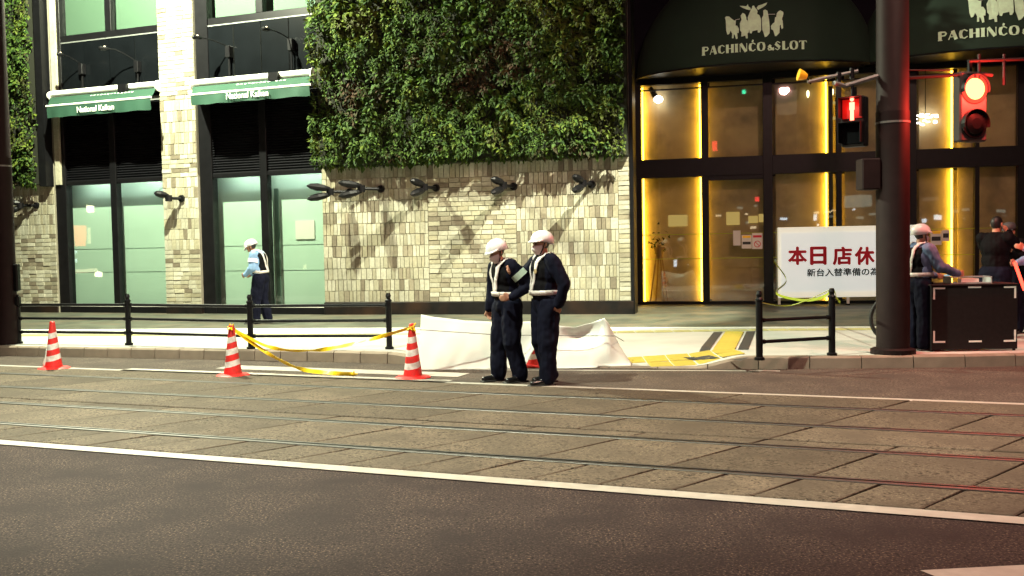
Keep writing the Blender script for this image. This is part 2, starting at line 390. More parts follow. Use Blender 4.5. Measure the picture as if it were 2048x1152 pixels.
# ---- kerb line
kp = [G(*p) for p in ((-420,701),(0,712),(330,718),(640,724),(780,728),(900,732),(1080,735.5),(1250,737),(1450,738.5),(1700,738),(1903,736),(2048,733),(2400,722),(2900,706))]
def resample(P, n):
    d = [0]
    for i in range(1, len(P)): d.append(d[-1] + (P[i]-P[i-1]).length)
    out = []
    for k in range(n):
        t = d[-1]*k/(n-1); i = max(j for j in range(len(P)) if d[j] <= t+1e-9); i = min(i, len(P)-2)
        out.append(P[i].lerp(P[i+1], (t-d[i])/(d[i+1]-d[i])))
    return out, d[-1]
KC, KL = resample(kp, 240)
kx = np.array([p.x for p in KC]); ky = np.array([p.y for p in KC])
def kerb_y(x): return float(np.interp(x, kx, ky))
xd0, xd1, xd2, xd3 = G(770,728).x, G(905,732).x, G(1385,738).x, G(1500,738).x
sm = lambda t: (lambda t: t*t*(3-2*t))(max(0, min(1, t)))
def drop(x): return sm((x-xd0)/(xd1-xd0)) * (1 - sm((x-xd2)/(xd3-xd2)))
def pz(x, y):
    d = y - kerb_y(x); return .15 - .13*drop(x)*sm(1 - (d-.05)/1.2)
pave = root('pavement', None, None, (0,0,0), 0, kind='structure')
bnd = [G(*p, .15) for p in ((-500,664),(0,661),(640,658),(1220,656.5),(1755,655),(2048,652),(2900,640))]
bx = [p.x for p in bnd]; by = [p.y for p in bnd]
def bnd_y(x): return float(np.interp(x, bx, by))
X = np.linspace(KC[0].x, KC[-1].x, 200)
def sheet(name, f0, f1, nj, zf, m, parent):
    mb = MB(); vs = []; fs = []
    for x in X:
        y0, y1 = f0(x), f1(x)
        for j in range(nj+1):
            y = y0 + (y1-y0)*j/nj; vs.append((x, y, zf(x, y)))
    for i in range(len(X)-1):
        for j in range(nj): a = i*(nj+1)+j; fs.append((a, a+nj+1, a+nj+2, a+1))
    return mb.add(vs, fs).build(name, m, parent)
sheet('pavement_surface', lambda x: kerb_y(x)+.13, bnd_y, 24, pz, M['paving'], pave)
sheet('pavement_edging', lambda x: bnd_y(x), lambda x: bnd_y(x)+.16, 1, lambda x, y: .153, M['whitepaint'], pave)
sheet('rear_pavement', lambda x: bnd_y(x)+.16, lambda x: 45, 4, lambda x, y: .15, M['rearpave'], pave)
# kerb stones
kerb = root('kerb', None, None, (0,0,0), 0, kind='structure')
t = 0; i = 0; dsum = [0]
for j in range(1, len(KC)): dsum.append(dsum[-1] + (KC[j]-KC[j-1]).length)
def kpt(t): return Vector((float(np.interp(t, dsum, kx)), float(np.interp(t, dsum, ky)), 0))
while t < KL - .7:
    L_ = .425 if kpt(t).x < xd0 else .62
    mb = MB(); n = 5; vs = []; g = .006
    dz = random.uniform(-.003, .003)
    for k in range(n+1):
        p = kpt(t + g + (L_-2*g)*k/n); q = kpt(t + g + (L_-2*g)*k/n + .01); tt = (q-p).normalized(); s = Vector((-tt.y, tt.x, 0))
        zt = pz(p.x, p.y) + .002 + dz
        vs += [(p.x, p.y, -.02), (p.x+s.x*.01, p.y+s.y*.01, max(.004, zt-.02)), (p.x+s.x*.03, p.y+s.y*.03, zt), (p.x+s.x*.15, p.y+s.y*.15, zt+.001), (p.x+s.x*.15, p.y+s.y*.15, -.02)]
    fs = []
    for k in range(n):
        for c in range(4): a = k*5+c; fs.append((a, a+5, a+6, a+1))
    fs += [(0,1,2,3,4), tuple(n*5+c for c in (4,3,2,1,0))]
    mb.add(vs, fs).build('kerb_stone', M['kerb'], kerb); t += L_
P_ = [G(px, py) for px, py in ((845,737),(1000,741),(1250,742),(1420,742.5),(1560,743))]
strip('gutter_line', P_, .07)
# ---- tactile tiles
tact = root('tactile_paving', None, None, (0,0,0), 0, kind='structure')
def tile_mesh(mname, S, bumps):
    mb = MB(); h = .006; s = S/2-.004
    mb.add([(-s,-s,0),(s,-s,0),(s,s,0),(-s,s,0),(-s+.004,-s+.004,h),(s-.004,-s+.004,h),(s-.004,s-.004,h),(-s+.004,s-.004,h)], [(4,5,6,7),(0,1,5,4),(1,2,6,5),(2,3,7,6),(3,0,4,7)])
    for b in range(4):
        y = (-.5+(b+.5)/4)*S; q = .012
        mb.add([(-s+.02,y-q,h),(s-.02,y-q,h),(s-.02,y+q,h),(-s+.02,y+q,h),(-s+.03,y-q*.4,h+.005),(s-.03,y-q*.4,h+.005),(s-.03,y+q*.4,h+.005),(-s+.03,y+q*.4,h+.005)], [(4,5,6,7),(0,1,5,4),(1,2,6,5),(2,3,7,6),(3,0,4,7)])
    return mb.mesh(mname, M['yellow_tile'])
TM = tile_mesh('tactile_tile', .30, 1)
M['pale_tile'] = mat('worn_tile', (.40,.38,.17), .7, var=.1, obj_rand=.08)
TP = TM.copy(); TP.name = 'worn_tile'; TP.materials[0] = M['pale_tile']
def put_tile(p, ang, me=TM):
    z = pz(p.x, p.y) + .003 if p.y < bnd_y(p.x) else .153
    o = link('tactile_tile', me, tact, (p.x, p.y, z)); 
    gx = (pz(p.x+.1, p.y)-pz(p.x-.1, p.y))/.2; gy = (pz(p.x, p.y+.1)-pz(p.x, p.y-.1))/.2
    nrm = Vector((-gx, -gy, 1)).normalized(); q = Vector((0,0,1)).rotation_difference(nrm)
    o.rotation_mode = 'QUATERNION'; o.rotation_quaternion = q @ Matrix.Rotation(ang, 3, 'Z').to_quaternion()
tl, TL = resample([G(*p, .15) for p in ((-100,673),(60,671),(640,669.5),(1220,665),(1500,660.5),(2100,656))], 400)
nn = int(TL/.305); pts, _ = resample(tl, nn+1)
for a, b in zip(pts[:-1], pts[1:]): put_tile((a+b)/2, math.atan2(b.y-a.y, b.x-a.x), TP)
# the branch to the crossing and the band along the dropped kerb
def pxrow(a, b, nacross, spread):
    d = (b-a); n = max(1, round(d.length/.305)); t = d.normalized(); s = Vector((-t.y, t.x, 0))
    for k in range(n):
        for j in range(nacross): put_tile(a + t*(k+.5)*.305 + s*(j-(nacross-1)/2)*.305*spread, math.atan2(t.y, t.x))
pa, pb = G(1469,664,.15), G(1447,705,.12)
nst = round((pb-pa).length/.305)
for k in range(nst): put_tile(pa.lerp(pb, (k+.5)/nst), math.atan2((pb-pa).y, (pb-pa).x)+math.pi/2)
for side in (-1, 1):
    mb = MB(); vs = []; n = 12
    for k in range(n+1):
        p = pa.lerp(pb, k/n)
        for q in (.19, .33): w_ = p + Vector((side*q, 0, 0)); vs.append((w_.x, w_.y, pz(w_.x, w_.y)+.006))
    mb.add(vs, [(2*k, 2*k+1, 2*k+3, 2*k+2) for k in range(n)]).build('dark_paving_band', M['dark_tile'], tact)
poly = [G(*p, h_) for p, h_ in (((1238,734),.02),((1262,720),.04),((1400,709),.08),((1516,702),.12),((1500,709),.08),((1475,722),.05),((1405,735),.02))]
def inside(x, y):
    c = False; n = len(poly)
    for i in range(n):
        a, b = poly[i], poly[(i+1)%n]
        if (a.y > y) != (b.y > y) and x < (b.x-a.x)*(y-a.y)/(b.y-a.y)+a.x: c = not c
    return c
t = (poly[3]-poly[1]); t.z = 0; t.normalize(); n2_ = Vector((t.y, -t.x, 0))
for i in range(-2, 16):
    for j in range(-1, 8):
        q = poly[1] + t*(.305*i) + n2_*(.305*(j+.5))
        if inside(q.x, q.y) and q.y > kerb_y(q.x)+.16: put_tile(q, math.atan2(t.y, t.x))
def drape(name, pxs, m, dz=.007):
    P = [G(*p, pz(G(p[0],p[1],.1).x, G(p[0],p[1],.1).y)) for p in pxs]
    bm = bmesh.new(); bm.faces.new([bm.verts.new((p.x, p.y, 0)) for p in P]); bmesh.ops.subdivide_edges(bm, edges=bm.edges[:], cuts=5, use_grid_fill=True)
    bmesh.ops.triangulate(bm, faces=bm.faces[:])
    for v in bm.verts: v.co.z = pz(v.co.x, v.co.y) + dz
    me = bpy.data.meshes.new(name); bm.to_mesh(me); bm.free(); me.materials.append(M[m]); return link(name, me, tact)
drape('dark_paving_band', ((1366,724),(1420,717),(1440,718),(1378,726)), 'dark_tile', .014)
drape('dark_paving_band', ((1470,718),(1500,717),(1480,722),(1455,720)), 'dark_tile', .014)

# ================================================================== FACADES
def frame_rect(mb, u0, u1, z0, z1, t, y0, y1, m=0):
    mb.box(u0, u0+t, y0, y1, z0, z1, m); mb.box(u1-t, u1, y0, y1, z0, z1, m); mb.box(u0+t, u1-t, y0, y1, z1-t, z1, m); mb.box(u0+t, u1-t, y0, y1, z0, z0+t, m)

# ---- left shop building ----
shop = on(FA, 'shop_building', 'black framed shop front with mint screened glass, dark panels and louvres', 'building')
uA = lambda px: FA.u(px, 500)
zg0, zg1 = FA.z(250,611), FA.z(250,365); zl1 = FA.z(250,206); zp0, zp1 = FA.z(250,196), FA.z(250,72); zw0 = FA.z(250,57)
TOPZ = 10.5
bays = [(uA(118), uA(336), [(uA(138), uA(226)), (uA(238), uA(333))]), (uA(406), -.005, [(uA(430), uA(525)), (uA(539), -.02)])]
shell = MB(); shell.box(uA(-400), -.01, 2.6, 2.8, 0, TOPZ); shell.box(uA(-400), -.01, .3, 2.6, TOPZ-.1, TOPZ)
shell.box(uA(118), -.02, .5, 2.6, zg1+.25, zg1+.4)
shell.box(uA(118), -.02, .5, 2.6, zw0-.5, zw0-.3)
shell.build('back_wall', M['concrete'], shop)
MB().box(uA(118), -.02, .12, 2.6, .05, .16).build('inner_floor', M['concrete'], shop)
for bi, (b0, b1, panes) in enumerate(bays):
    fr = MB(); fr.box(b0, panes[0][0], -.03, .18, .15, TOPZ); fr.box(panes[0][1], panes[1][0], -.02, .16, zg0, zl1); fr.box(panes[0][1], panes[1][0], .0, .16, zw0, TOPZ)
    if bi == 0: fr.box(panes[1][1], b1, -.0, .18, zg0, TOPZ)
    fr.box(panes[0][0], b1, .0, .16, zg1, zg1+.09)
    fr.box(panes[0][0], b1, -.02, .2, .15, zg0-.03); fr.box(panes[0][0], b1, .02, .16, zg0-.03, zg0+.015)
    fr.box(panes[0][0], b1, .0, .2, zp1, zw0)
    fr.build('frame', M['black'], shop, bevel=.006)
    MB().box(panes[0][0], b1-.01, -.028, .02, zg0-.026, zg0-.004).build('sill', M['white'], shop)
    for (p0, p1) in panes:
        MB().box(p0, p1, .075, .085, zg0+.01, zg1).build('pane', M['glass'], shop)
        MB().box(p0, p1, .075, .085, zw0, TOPZ-.3).build('pane', M['glass'], shop)
        # frosted screens standing behind the glass
        zt = zg1 - .30
        hs = [zg0-.02, FA.z(250,545), FA.z(250,497), zt]
        for a, b in zip(hs[:-1], hs[1:]): MB().box(p0-.22, p1-.04 if p1 < panes[1][1]-.01 else p1+.0, .36, .38, a+.008, b-.008).build('screen_panel', M['mint'], shop)
        MB().box(p0-.5, p1+.0, .62, .64, zg0-.05, zg1+.2).build('back_screen', M['mint'], shop)
        if bi == 1 and p1 > -.1:
            q_ = FA.u(556,500,-.33); MB().box(q_-.05, q_+.05, .31, .345, zg0, zt+.02).build('screen_post', M['mint_gap'], shop)
            MB().box(FA.u(590,440,-.33), FA.u(628,440,-.33), .335, .352, FA.z(600,478), FA.z(600,440)).build('notice', M['paper'], shop)
        # roller blind in the storey above
        MB().box(p0-.12, p1-.08, .30, .31, zw0+.0, TOPZ-.3).build('roller_blind', M['blind'], shop)
    # interior lamps (real tubes above the screens)
    for (za, yy) in ((zg1+.10, .24), (TOPZ-.5, .2)):
        for (p0, p1) in panes: MB().tube([(p0+.05, yy, za), (p1-.05, yy, za)], .016, 8).build('light_tube', M['tube' if za < 5 else 'tube_up'], shop)
    # louvre slats
    lv = MB(); z = zg1+.10
    while z < zl1:
        for (p0, p1) in panes: lv.add([(p0,.02,z),(p1,.02,z),(p1,.09,z+.045),(p0,.09,z+.045),(p0,.02,z-.006),(p1,.02,z-.006),(p1,.09,z+.039),(p0,.09,z+.039)], [(0,1,2,3),(4,7,6,5),(0,4,5,1)])
        z += .058
    tag(lv.build('louvre_slats', M['louver'], shop), kind='stuff')
    MB().box(b0, b1, .15, .18, zg1, zp0+.1).build('louvre_backing', M['louver'], shop)
    # black spandrel panels with pale joints
    n = 4; u0, u1 = panes[0][0]-.04, b1-.01
    for k in range(n):
        a, b = u0 + (u1-u0)*k/n, u0 + (u1-u0)*(k+1)/n
        MB().box(a+.012, b-.012, .0, .03, zp0, zp1-.02).build('panel', M['blackpanel'], shop)
    MB().box(u0, u1, .03, .06, zp0-.1, zp1).build('panel_backing', M['joint'], shop)
    MB().box(u0, u1, -.012, .03, zp1-.015, zp1+.012).build('joint_bar', M['joint'], shop)
# pale lit jamb strip at the far left of the first bay
MB().box(FA.u(111,200), FA.u(120,200), -.10, .02, zg1+.02, TOPZ).build('pale_trim', M['tile_i'], shop)

# ---- stone tiles ----
def tile_me(w_, h_, v):
    mb = MB(); a, b, e = w_/2, h_/2, .006; d = .014 + .008*v
    j = [random.uniform(-.003,.003) for _ in range(4)]
    mb.add([(-a,0,-b),(a,0,-b),(a,0,b),(-a,0,b),(-a+e,-d+j[0],-b+e),(a-e,-d+j[1],-b+e),(a-e,-d+j[2],b-e),(-a+e,-d+j[3],b-e)], [(4,5,6,7),(0,1,5,4),(1,2,6,5),(2,3,7,6),(3,0,4,7)])
    return mb
VT = [tile_me(.098, .24, k/3).mesh('tile', M['tile']) for k in range(4)]
HT = [tile_me(.232, .094, k/3).mesh('tile', M['tile']) for k in range(4)]
def tile_wall(rt, y, u0, u1, z0, z1, zones, limit=300, nearright=True):
    """zones: [(u_from, u_to, 'V' or 'H', z_from, z_to)]"""
    places = []
    for (a, b, k, c, d) in zones:
        tw, th = (.102, .245) if k == 'V' else (.237, .099)
        nz = max(1, round((d-c)/th)); sh = (d-c)/nz/th
        for j in range(nz):
            x = a; jit = .30 if k == 'V' else .16
            while x < b - .01:
                w1 = tw*random.uniform(1-jit, 1+jit); w1 = b-x if b-x < w1*1.45 else w1
                places.append((x+w1/2, c+(d-c)*(j+.5)/nz, k, w1/tw*(1 if k == 'V' else 1), sh)); x += w1
    places.sort(key=lambda p: -p[0] if nearright else p[0])
    rest = MB()
    for n, (u, z, k, sw, sh) in enumerate(places):
        dy = random.uniform(-.004, .004)
        if n < limit:
            o = link('tile', random.choice(VT if k == 'V' else HT), rt, (u, y+dy, z)); o.scale = (sw, 1, sh)
        else:
            t_ = tile_me(.098*sw, .24*sh, random.random()) if k == 'V' else tile_me(.232*sw, .094*sh, random.random())
            rest.add([(v[0]+u, v[1]+y+dy, v[2]+z) for v in t_.v], t_.f)
    if rest.v: tag(rest.build('tiling', M['tile_i'], rt), kind='stuff')
def zones_for(u0, u1, z0, z1, first='V', w_=1.15, hz=1.0):
    out = []; u = u0; k = first; 
    while u < u1 - .05:
        b = min(u1, u + w_*random.uniform(.8, 1.2)); b = u1 if u1-b < .3 else b
        z = z0; kk = k
        while z < z1 - .05:
            d = min(z1, z + hz*random.uniform(.7, 1.4)); d = z1 if z1-d < .25 else d
            out.append((u, b, kk, z, d)); z = d; kk = 'H' if (kk == 'V') else 'V'
        u = b; k = 'H' if k == 'V' else 'V'
    return out

# middle wall
mw = on(FB, 'stone_wall', 'pale stone tiled wall with black base under the big green wall', 'wall')
ub1 = FB.u(1262, 500); zb0 = FB.z(960, 603); zb1 = FB.z(960, 325)
MB().box(.0, ub1, .0, .35, .1, TOPZ).build('wall_core', M['grout'], mw)
MB().box(.0, ub1+.05, -.07, .0, .12, zb0-.004).build('plinth', M['plinth'], mw, bevel=.008)
MB().box(ub1, ub1+.07, -.05, .5, .12, TOPZ).build('end_cheek', M['black'], mw, bevel=.006)
MB().box(ub1-.45, ub1-.30, .36, 3.2, .1, TOPZ).build('return_wall', M['grout'], mw)
uz = [0.006, FB.u(858,500), FB.u(1034,500), FB.u(1238,500), ub1-.005]; zs = [zb0]
zz = []
for i in range(4):
    k = 'VHVH'[i]
    if i == 0:
        zz += [(uz[0], uz[1], 'V', zb0, zb1)]
    elif i == 1:
        zz += [(uz[1], uz[2], 'H', zb0, zb1-.3), (uz[1], uz[2], 'V', zb1-.3, zb1)]
    elif i == 2: zz += [(uz[2], uz[3], 'V', zb0, zb1)]
    else: zz += [(uz[3], uz[4], 'H', zb0, zb1)]
tile_wall(mw, -.001, 0, ub1, zb0, zb1, zz)
# pillar
pil = on(FA, 'stone_pillar', 'bright stone tiled pillar between the two green awnings', 'pillar')
pu0, pu1 = uA(336), uA(406)
MB().box(pu0, pu1, -.10, .3, zg0-.02, TOPZ).build('pillar_core', M['grout'], pil)
MB().box(pu0, pu1, -.13, -.0, .12, zg0-.024).build('plinth', M['plinth'], pil, bevel=.006)
zq = [zg0, FA.z(370,500), FA.z(370,355), FA.z(370,310), FA.z(370,200), 8.3]
tile_wall(pil, -.101, pu0, pu1, 0, 8, [(pu0+.004, pu1-.004, 'HVHVH'[i], zq[i], zq[i+1]) for i in range(5)])
# left stone wall
lw = on(FA, 'stone_wall', 'stone tiled wall below the leafy green wall, beside the dark pole', 'wall')
lu0, lu1 = uA(-260), uA(117); lz1 = FA.z(60, 372)
MB().box(lu0, lu1, -.06, .3, .1, TOPZ).build('wall_core', M['grout'], lw)
MB().box(lu0, lu1+.002, -.12, -.06, .12, zg0-.02).build('plinth', M['plinth'], lw, bevel=.006)
zm = FA.z(60, 470)
tile_wall(lw, -.061, lu0, lu1, 0, 1, [(lu0, uA(34), 'V', zg0, lz1), (uA(34), uA(117)-.004, 'H', zg0, zm), (uA(34), uA(117)-.004, 'V', zm, lz1)])

# ---- green walls ----
def leaf_mass(rt, u0, u1, z0, z1, y0, n, base, seed, droop=.6, overhang=.0):
    """many folded, pointed leaves on a bulging mat; joined since nobody could count them"""
    r = np.random.default_rng(seed)
    V = np.zeros((n, 7, 3)); 
    for i in range(n):
        u = u0 + (u1-u0)*r.random(); z = z0 + (z1-z0)*r.random()
        b = noise.noise(Vector((u*.9+seed, 3, z*.9))) * .6 + noise.noise(Vector((u*3.4, seed, z*3.4))) * .9
        if b < -.22 and r.random() < .75:
            u = u0 + (u1-u0)*r.random(); z = z0 + (z1-z0)*r.random(); b = noise.noise(Vector((u*.9+seed, 3, z*.9))) * .6 + noise.noise(Vector((u*3.4, seed, z*3.4))) * .9
        edge = min(1, (z-z0)/.25+.35)
        d = max(.02, (base + .24*b + .12*r.random()**.5)) * edge
        s = (.048 + .085*r.random()**2) * (1 + .6*noise.noise(Vector((u*1.3, 9+seed, z*1.3))))
        az = (r.random()-.5)*2.6; dr = -droop + r.normal()*.55
        fw = Vector((math.sin(az)*math.cos(dr), -math.cos(az)*math.cos(dr), math.sin(dr)))
        sd = fw.cross(Vector((0,0,1))).normalized(); rl = r.normal()*.5; up = sd.cross(fw)
        sd = (sd*math.cos(rl) + up*math.sin(rl)); up = sd.cross(fw).normalized()
        p = Vector((u, y0-d, z)); w_ = s*(.20+.20*r.random()); 
        q = [p, p+fw*s*.35+sd*w_-up*w_*.25, p+fw*s*.35-sd*w_-up*w_*.25, p+fw*s*.45, p+fw*s*.8+sd*w_*.6-up*(w_*.3+s*.12), p+fw*s*.8-sd*w_*.6-up*(w_*.3+s*.12), p+fw*s*1.15-up*s*.35]
        V[i] = [tuple(x) for x in q]
    F = np.array([[0,1,3],[0,3,2],[1,4,3],[3,5,2],[3,4,6],[3,6,5]])
    me = bpy.data.meshes.new('leaves'); nv = n*7; nf = n*6
    me.vertices.add(nv); me.vertices.foreach_set('co', V.reshape(-1))
    idx = (F[None] + (np.arange(n)*7)[:, None, None]).reshape(-1)
    me.loops.add(nf*3); me.loops.foreach_set('vertex_index', idx); me.polygons.add(nf); me.polygons.foreach_set('loop_start', np.arange(nf)*3)
    me.materials.append(M['leaf']); me.update(calc_edges=True); me.validate()
    return tag(link('leaves', me, rt), kind='stuff')
gwB = on(FB, 'green_wall', 'large living wall of ferns, shaded to the right, above the stone wall', 'living wall', 'leafy green walls')
ubl = FB.u(634, 300, .2)
gw = MB(); gw.box(ubl+.05, ub1-.02, -.20, -.001, zb1+.01, TOPZ); gw.build('planting_frame', M['soil'], gwB)
leaf_mass(gwB, ubl-.02, ub1-.06, zb1-.01, 7.6, -.16, 36000, .18, 3)
gwA = on(FA, 'green_wall', 'narrow bright leafy living wall beside the dark pole', 'living wall', 'leafy green walls')
MB().box(lu0, uA(100), -.24, -.061, lz1+.01, TOPZ).build('planting_frame', M['soil'], gwA)
leaf_mass(gwA, uA(-60), uA(104), lz1-.04, 8.0, -.2, 10000, .16, 11)
MB().box(uA(104), uA(117), -.30, -.062, lz1-.05, TOPZ).build('side_trim', M['black'], gwA)

# ---- folding awnings ----
def text_mesh(name, s, size, m, parent, loc, rot, bold=0.0, depth=.004, squeeze=1.0, spacing=1.0, align='CENTER'):
    c = bpy.data.curves.new(name, 'FONT'); c.body = s; c.size = size; c.extrude = depth; c.offset = bold; c.align_x = align; c.space_character = spacing; c.resolution_u = 4
    o = bpy.data.objects.new(name, c); COL.objects.link(o); bpy.context.view_layer.update()
    me = bpy.data.meshes.new_from_object(o.evaluated_get(bpy.context.evaluated_depsgraph_get())); COL.objects.unlink(o); bpy.data.objects.remove(o)
    me.materials.clear(); me.materials.append(m)
    ob = link(name, me, parent, loc); ob.rotation_euler = rot; ob.scale = (squeeze, 1, 1); return ob
def thicken(o, d):
    bm = bmesh.new(); bm.from_mesh(o.data)
    for q, (dx, dz_) in enumerate(((-d,0),(d,0),(0,-d),(0,d),(-d*.7,d*.7),(d*.7,-d*.7))):
        t_ = bmesh.new(); t_.from_mesh(o.data); bmesh.ops.translate(t_, verts=t_.verts, vec=(dx, dz_, .0005*(q+1)))
        tm_ = bpy.data.meshes.new('t'); t_.to_mesh(tm_); t_.free(); bm.from_mesh(tm_); bpy.data.meshes.remove(tm_)
    bm.to_mesh(o.data); bm.free()
def awning(label, pl, pr, vl, vr, cl, cr, tx, cap):
    a = on(FA, 'awning', label, 'awning', 'green folding awnings')
    PR = .75
    u0, za = FA.uz(*pl, PR); u1, zb = FA.uz(*pr, PR); zbar = (za+zb)/2; zv = (FA.z(*vl, PR)+FA.z(*vr, PR))/2
    c0, zc0 = FA.uz(*cl, .15); c1, zc1 = FA.uz(*cr, .15); zc = (zc0+zc1)/2
    MB().tube([(c0,-.14,zc),(c1,-.14,zc)], .075, 14).build('cassette', M['white'], a, smooth=False)
    for u, r_ in ((c0, .10), (c1, .13)): MB().tube([(u-.012,-.16,zc-.04),(u+.02,-.16,zc-.04)], [r_, r_], 20).build('end_cap', M['white'], a)
    # sloping canvas
    vs = []; n = 24
    for i in range(n+1):
        f = i/n; u = u0 + (u1-u0)*f
        for j in range(7):
            g = j/6; sag = .03*math.sin(math.pi*g) + .006*math.sin(f*23)*math.sin(math.pi*g)
            vs.append(((c0+.03+(c1-c0-.06)*f)*(1-g)+u*g, -.2-(PR-.2)*g, (zc-.09)*(1-g)+zbar*g - sag))
    fs = [(i*7+j, (i+1)*7+j, (i+1)*7+j+1, i*7+j+1) for i in range(n) for j in range(6)]
    MB().add(vs, fs).build('canvas', M['green_cloth'], a, smooth=True)
    MB().tube([(u0-.02,-PR,zbar),(u1+.02,-PR,zbar)], .026, 10).build('front_bar', M['white'], a)
    vs = []; nn_ = 40
    for i in range(nn_+1):
        f = i/nn_; u = u0+(u1-u0)*f
        for j in range(4):
            g = j/3; wv = .02*g*math.sin(f*19+g)+.012*g*math.sin(f*47); vs.append((u, -PR-.012+wv, zbar-.02+(zv-zbar)*g + .006*g*math.sin(f*31)))
    MB().add(vs, [(i*4+j, i*4+j+1, (i+1)*4+j+1, (i+1)*4+j) for i in range(nn_) for j in range(3)]).build('valance', M['green_cloth'], a, smooth=True)
    # folding arms beneath
    for s in (.22, .80):
        u = u0+(u1-u0)*s
        MB().tube([(u,-.15,zc-.1),(u+.35*(1 if s < .5 else -1),-.42,(zc+zbar)/2-.1),(u,-PR+.02,zbar-.03)], .018, 6).build('folding_arm', M['black'], a)
    MB().box(u0+(u1-u0)*.56, u0+(u1-u0)*.64, -.30, -.13, zc-.13, zc+.05).build('mount_bracket', M['black'], a)
    t0, t1 = FA.u(tx[0], tx[2], PR), FA.u(tx[1], tx[2], PR)
    tm = text_mesh('lettering', 'National Kaikan', .2, M['whitepaint'], a, ((t0+t1)/2, -PR-.045, zv+.045), (R(90),0,0), bold=0); thicken(tm, .0015)
    wd = max(v.co.x for v in tm.data.vertices) - min(v.co.x for v in tm.data.vertices); k = (t1-t0)/wd; tm.scale = (k, k*1.12, 1)
    # row of letters higher on the canvas, cut off by the cassette's shade
    for k in range(13):
        if random.random() < .12: continue
        f = .30+.4*k/12; u = u0+(u1-u0)*f; g = .18; y = -.2-(PR-.2)*g; z = (zc-.09)*(1-g)+zbar*g-.03*math.sin(math.pi*g)+.012
        sl = math.atan2(zbar-(zc-.09), PR-.2)
        mb = MB(); mb.lathe([(.036*random.uniform(.7,1.1),-.002),(.03,.002)], 7); o = mb.build('letter', M['whitepaint'], a, loc=(u, y, z)); o.rotation_euler = (-sl, 0, 0); o.scale = (1, random.uniform(.7,1.1), 1)
    return a
awning('short green awning with white lettering, hung between the ivy and the bright pillar', (94,215), (301,192), (97,239), (299,213), (101,188), (317,169), (157,231,222), 1)
awning('wider green awning with white lettering, right of the bright pillar', (382,191), (619,168), (383,208), (617,191), (386,166), (626,145), (455,539,190), 0)

# ---- arm lamps over the awnings ----
for (bxp, tip, lb) in (((161,137),(116,108),'thin black arm lamp nearest the pale corner strip'), ((272,132),(200,96),'thin black arm lamp between the pale strip and the bright pillar'),
                    ((455,102),(386,74),'thin black arm lamp reaching in front of the bright pillar edge'), ((580,88),(526,57),'thin black arm lamp nearest the big green wall')):
    u, z = FA.uz(*bxp, .12); tu, tz = FA.uz(*tip, .75)
    a = on(FA, 'arm_lamp', lb + ', on dark panels', 'sign lamp', 'arm lamps over the awnings'); a.location = FA.P(u, 0, 0)
    MB().box(-.06, .06, -.14, -.0, z-.14, z+.12).build('mounting_box', M['black'], a, bevel=.01)
    MB().tube([(0,-.07,z-.65),(0,-.07,z-.1)], .022, 8).build('post', M['black'], a)
    d = tu-u; pts = []
    for k in range(9):
        g = k/8; pts.append((d*g, -.08-.67*g, z+.1 + (tz-z-.1)*min(1, math.sin(g*math.pi*.62)*1.07)))
    MB().tube(pts[:-1], .013, 6).build('arm', M['black'], a)
    p, q = Vector(pts[-3]), Vector(pts[-1]); MB().tube([p, p.lerp(q,.3), q, q+(q-p)*.15], [.02,.045,.05,.02], 8).build('lamp_head', M['black'], a)
    MB().lathe([(.014,-.01),(.02,.0),(.012,.012)], 8, M=Matrix.Translation(p.lerp(q,.4)+Vector((0,-.03,.045)))).build('lamp_glint', M['bulb'], a)

# ---- wall spot lamps ----
def wall_lamp(face, px, py, y0, dirv, lb, heads=2):
    u, z = face.uz(px, py, -y0)
    a = on(face, 'wall_lamp', lb, 'wall lamp', 'black wall lamps on the stone tiles'); a.location = face.P(u, 0, 0)
    MB().tube([(0,y0,z),(0,y0-.05,z)], [.085,.075], 14).build('wall_plate', M['black'], a)
    d = Vector(dirv); MB().tube([(0,y0-.04,z), Vector((0,y0-.04,z))+d*.5], .035, 8).build('arm', M['black'], a)
    e = Vector((0,y0-.04,z))+d*.5
    MB().tube([e-Vector((0,0,.07)), e+Vector((0,0,.07))], .08, 10).build('joint_block', M['black'], a)
    for sgn in (1, -1)[:heads]:
        h0 = e+Vector((0,0,.06*sgn)); h1 = e+d*.5+Vector((0,0,.13*sgn-.02))
        ax = (h1-h0); MB().tube([h0, h0+ax*.3, h0+ax*.65, h1, h1+ax*.18], [.035,.07,.082,.06,.012], 8).build('spot_head', M['black'], a)
wall_lamp(FB, 700, 384, -.02, (-.62,-.62,.0), 'black double spot lamp nearest the mint shop glass')
wall_lamp(FB, 762, 378, -.02, (-.62,-.62,.0), 'second black double spot lamp from the mint shop glass')
wall_lamp(FB, 872, 376, -.02, (-.26,-.72,.0), 'black double spot lamp on the middle of the tiles, third from the shop glass')
wall_lamp(FB, 1027, 373, -.02, (-.24,-.72,.0), 'black double spot lamp above the officers, second from the entrance')
wall_lamp(FB, 1183, 369, -.02, (-.22,-.72,.0), 'black double spot lamp nearest the glass entrance')
wall_lamp(FA, 364, 397, -.12, (-.34,-.42,.0), 'single black spot lamp on the tiled pillar', 1)
wall_lamp(FA, 74, 411, -.08, (-.62,-.35,.0), 'black spot lamp on the narrow tiled wall by the dark pole')

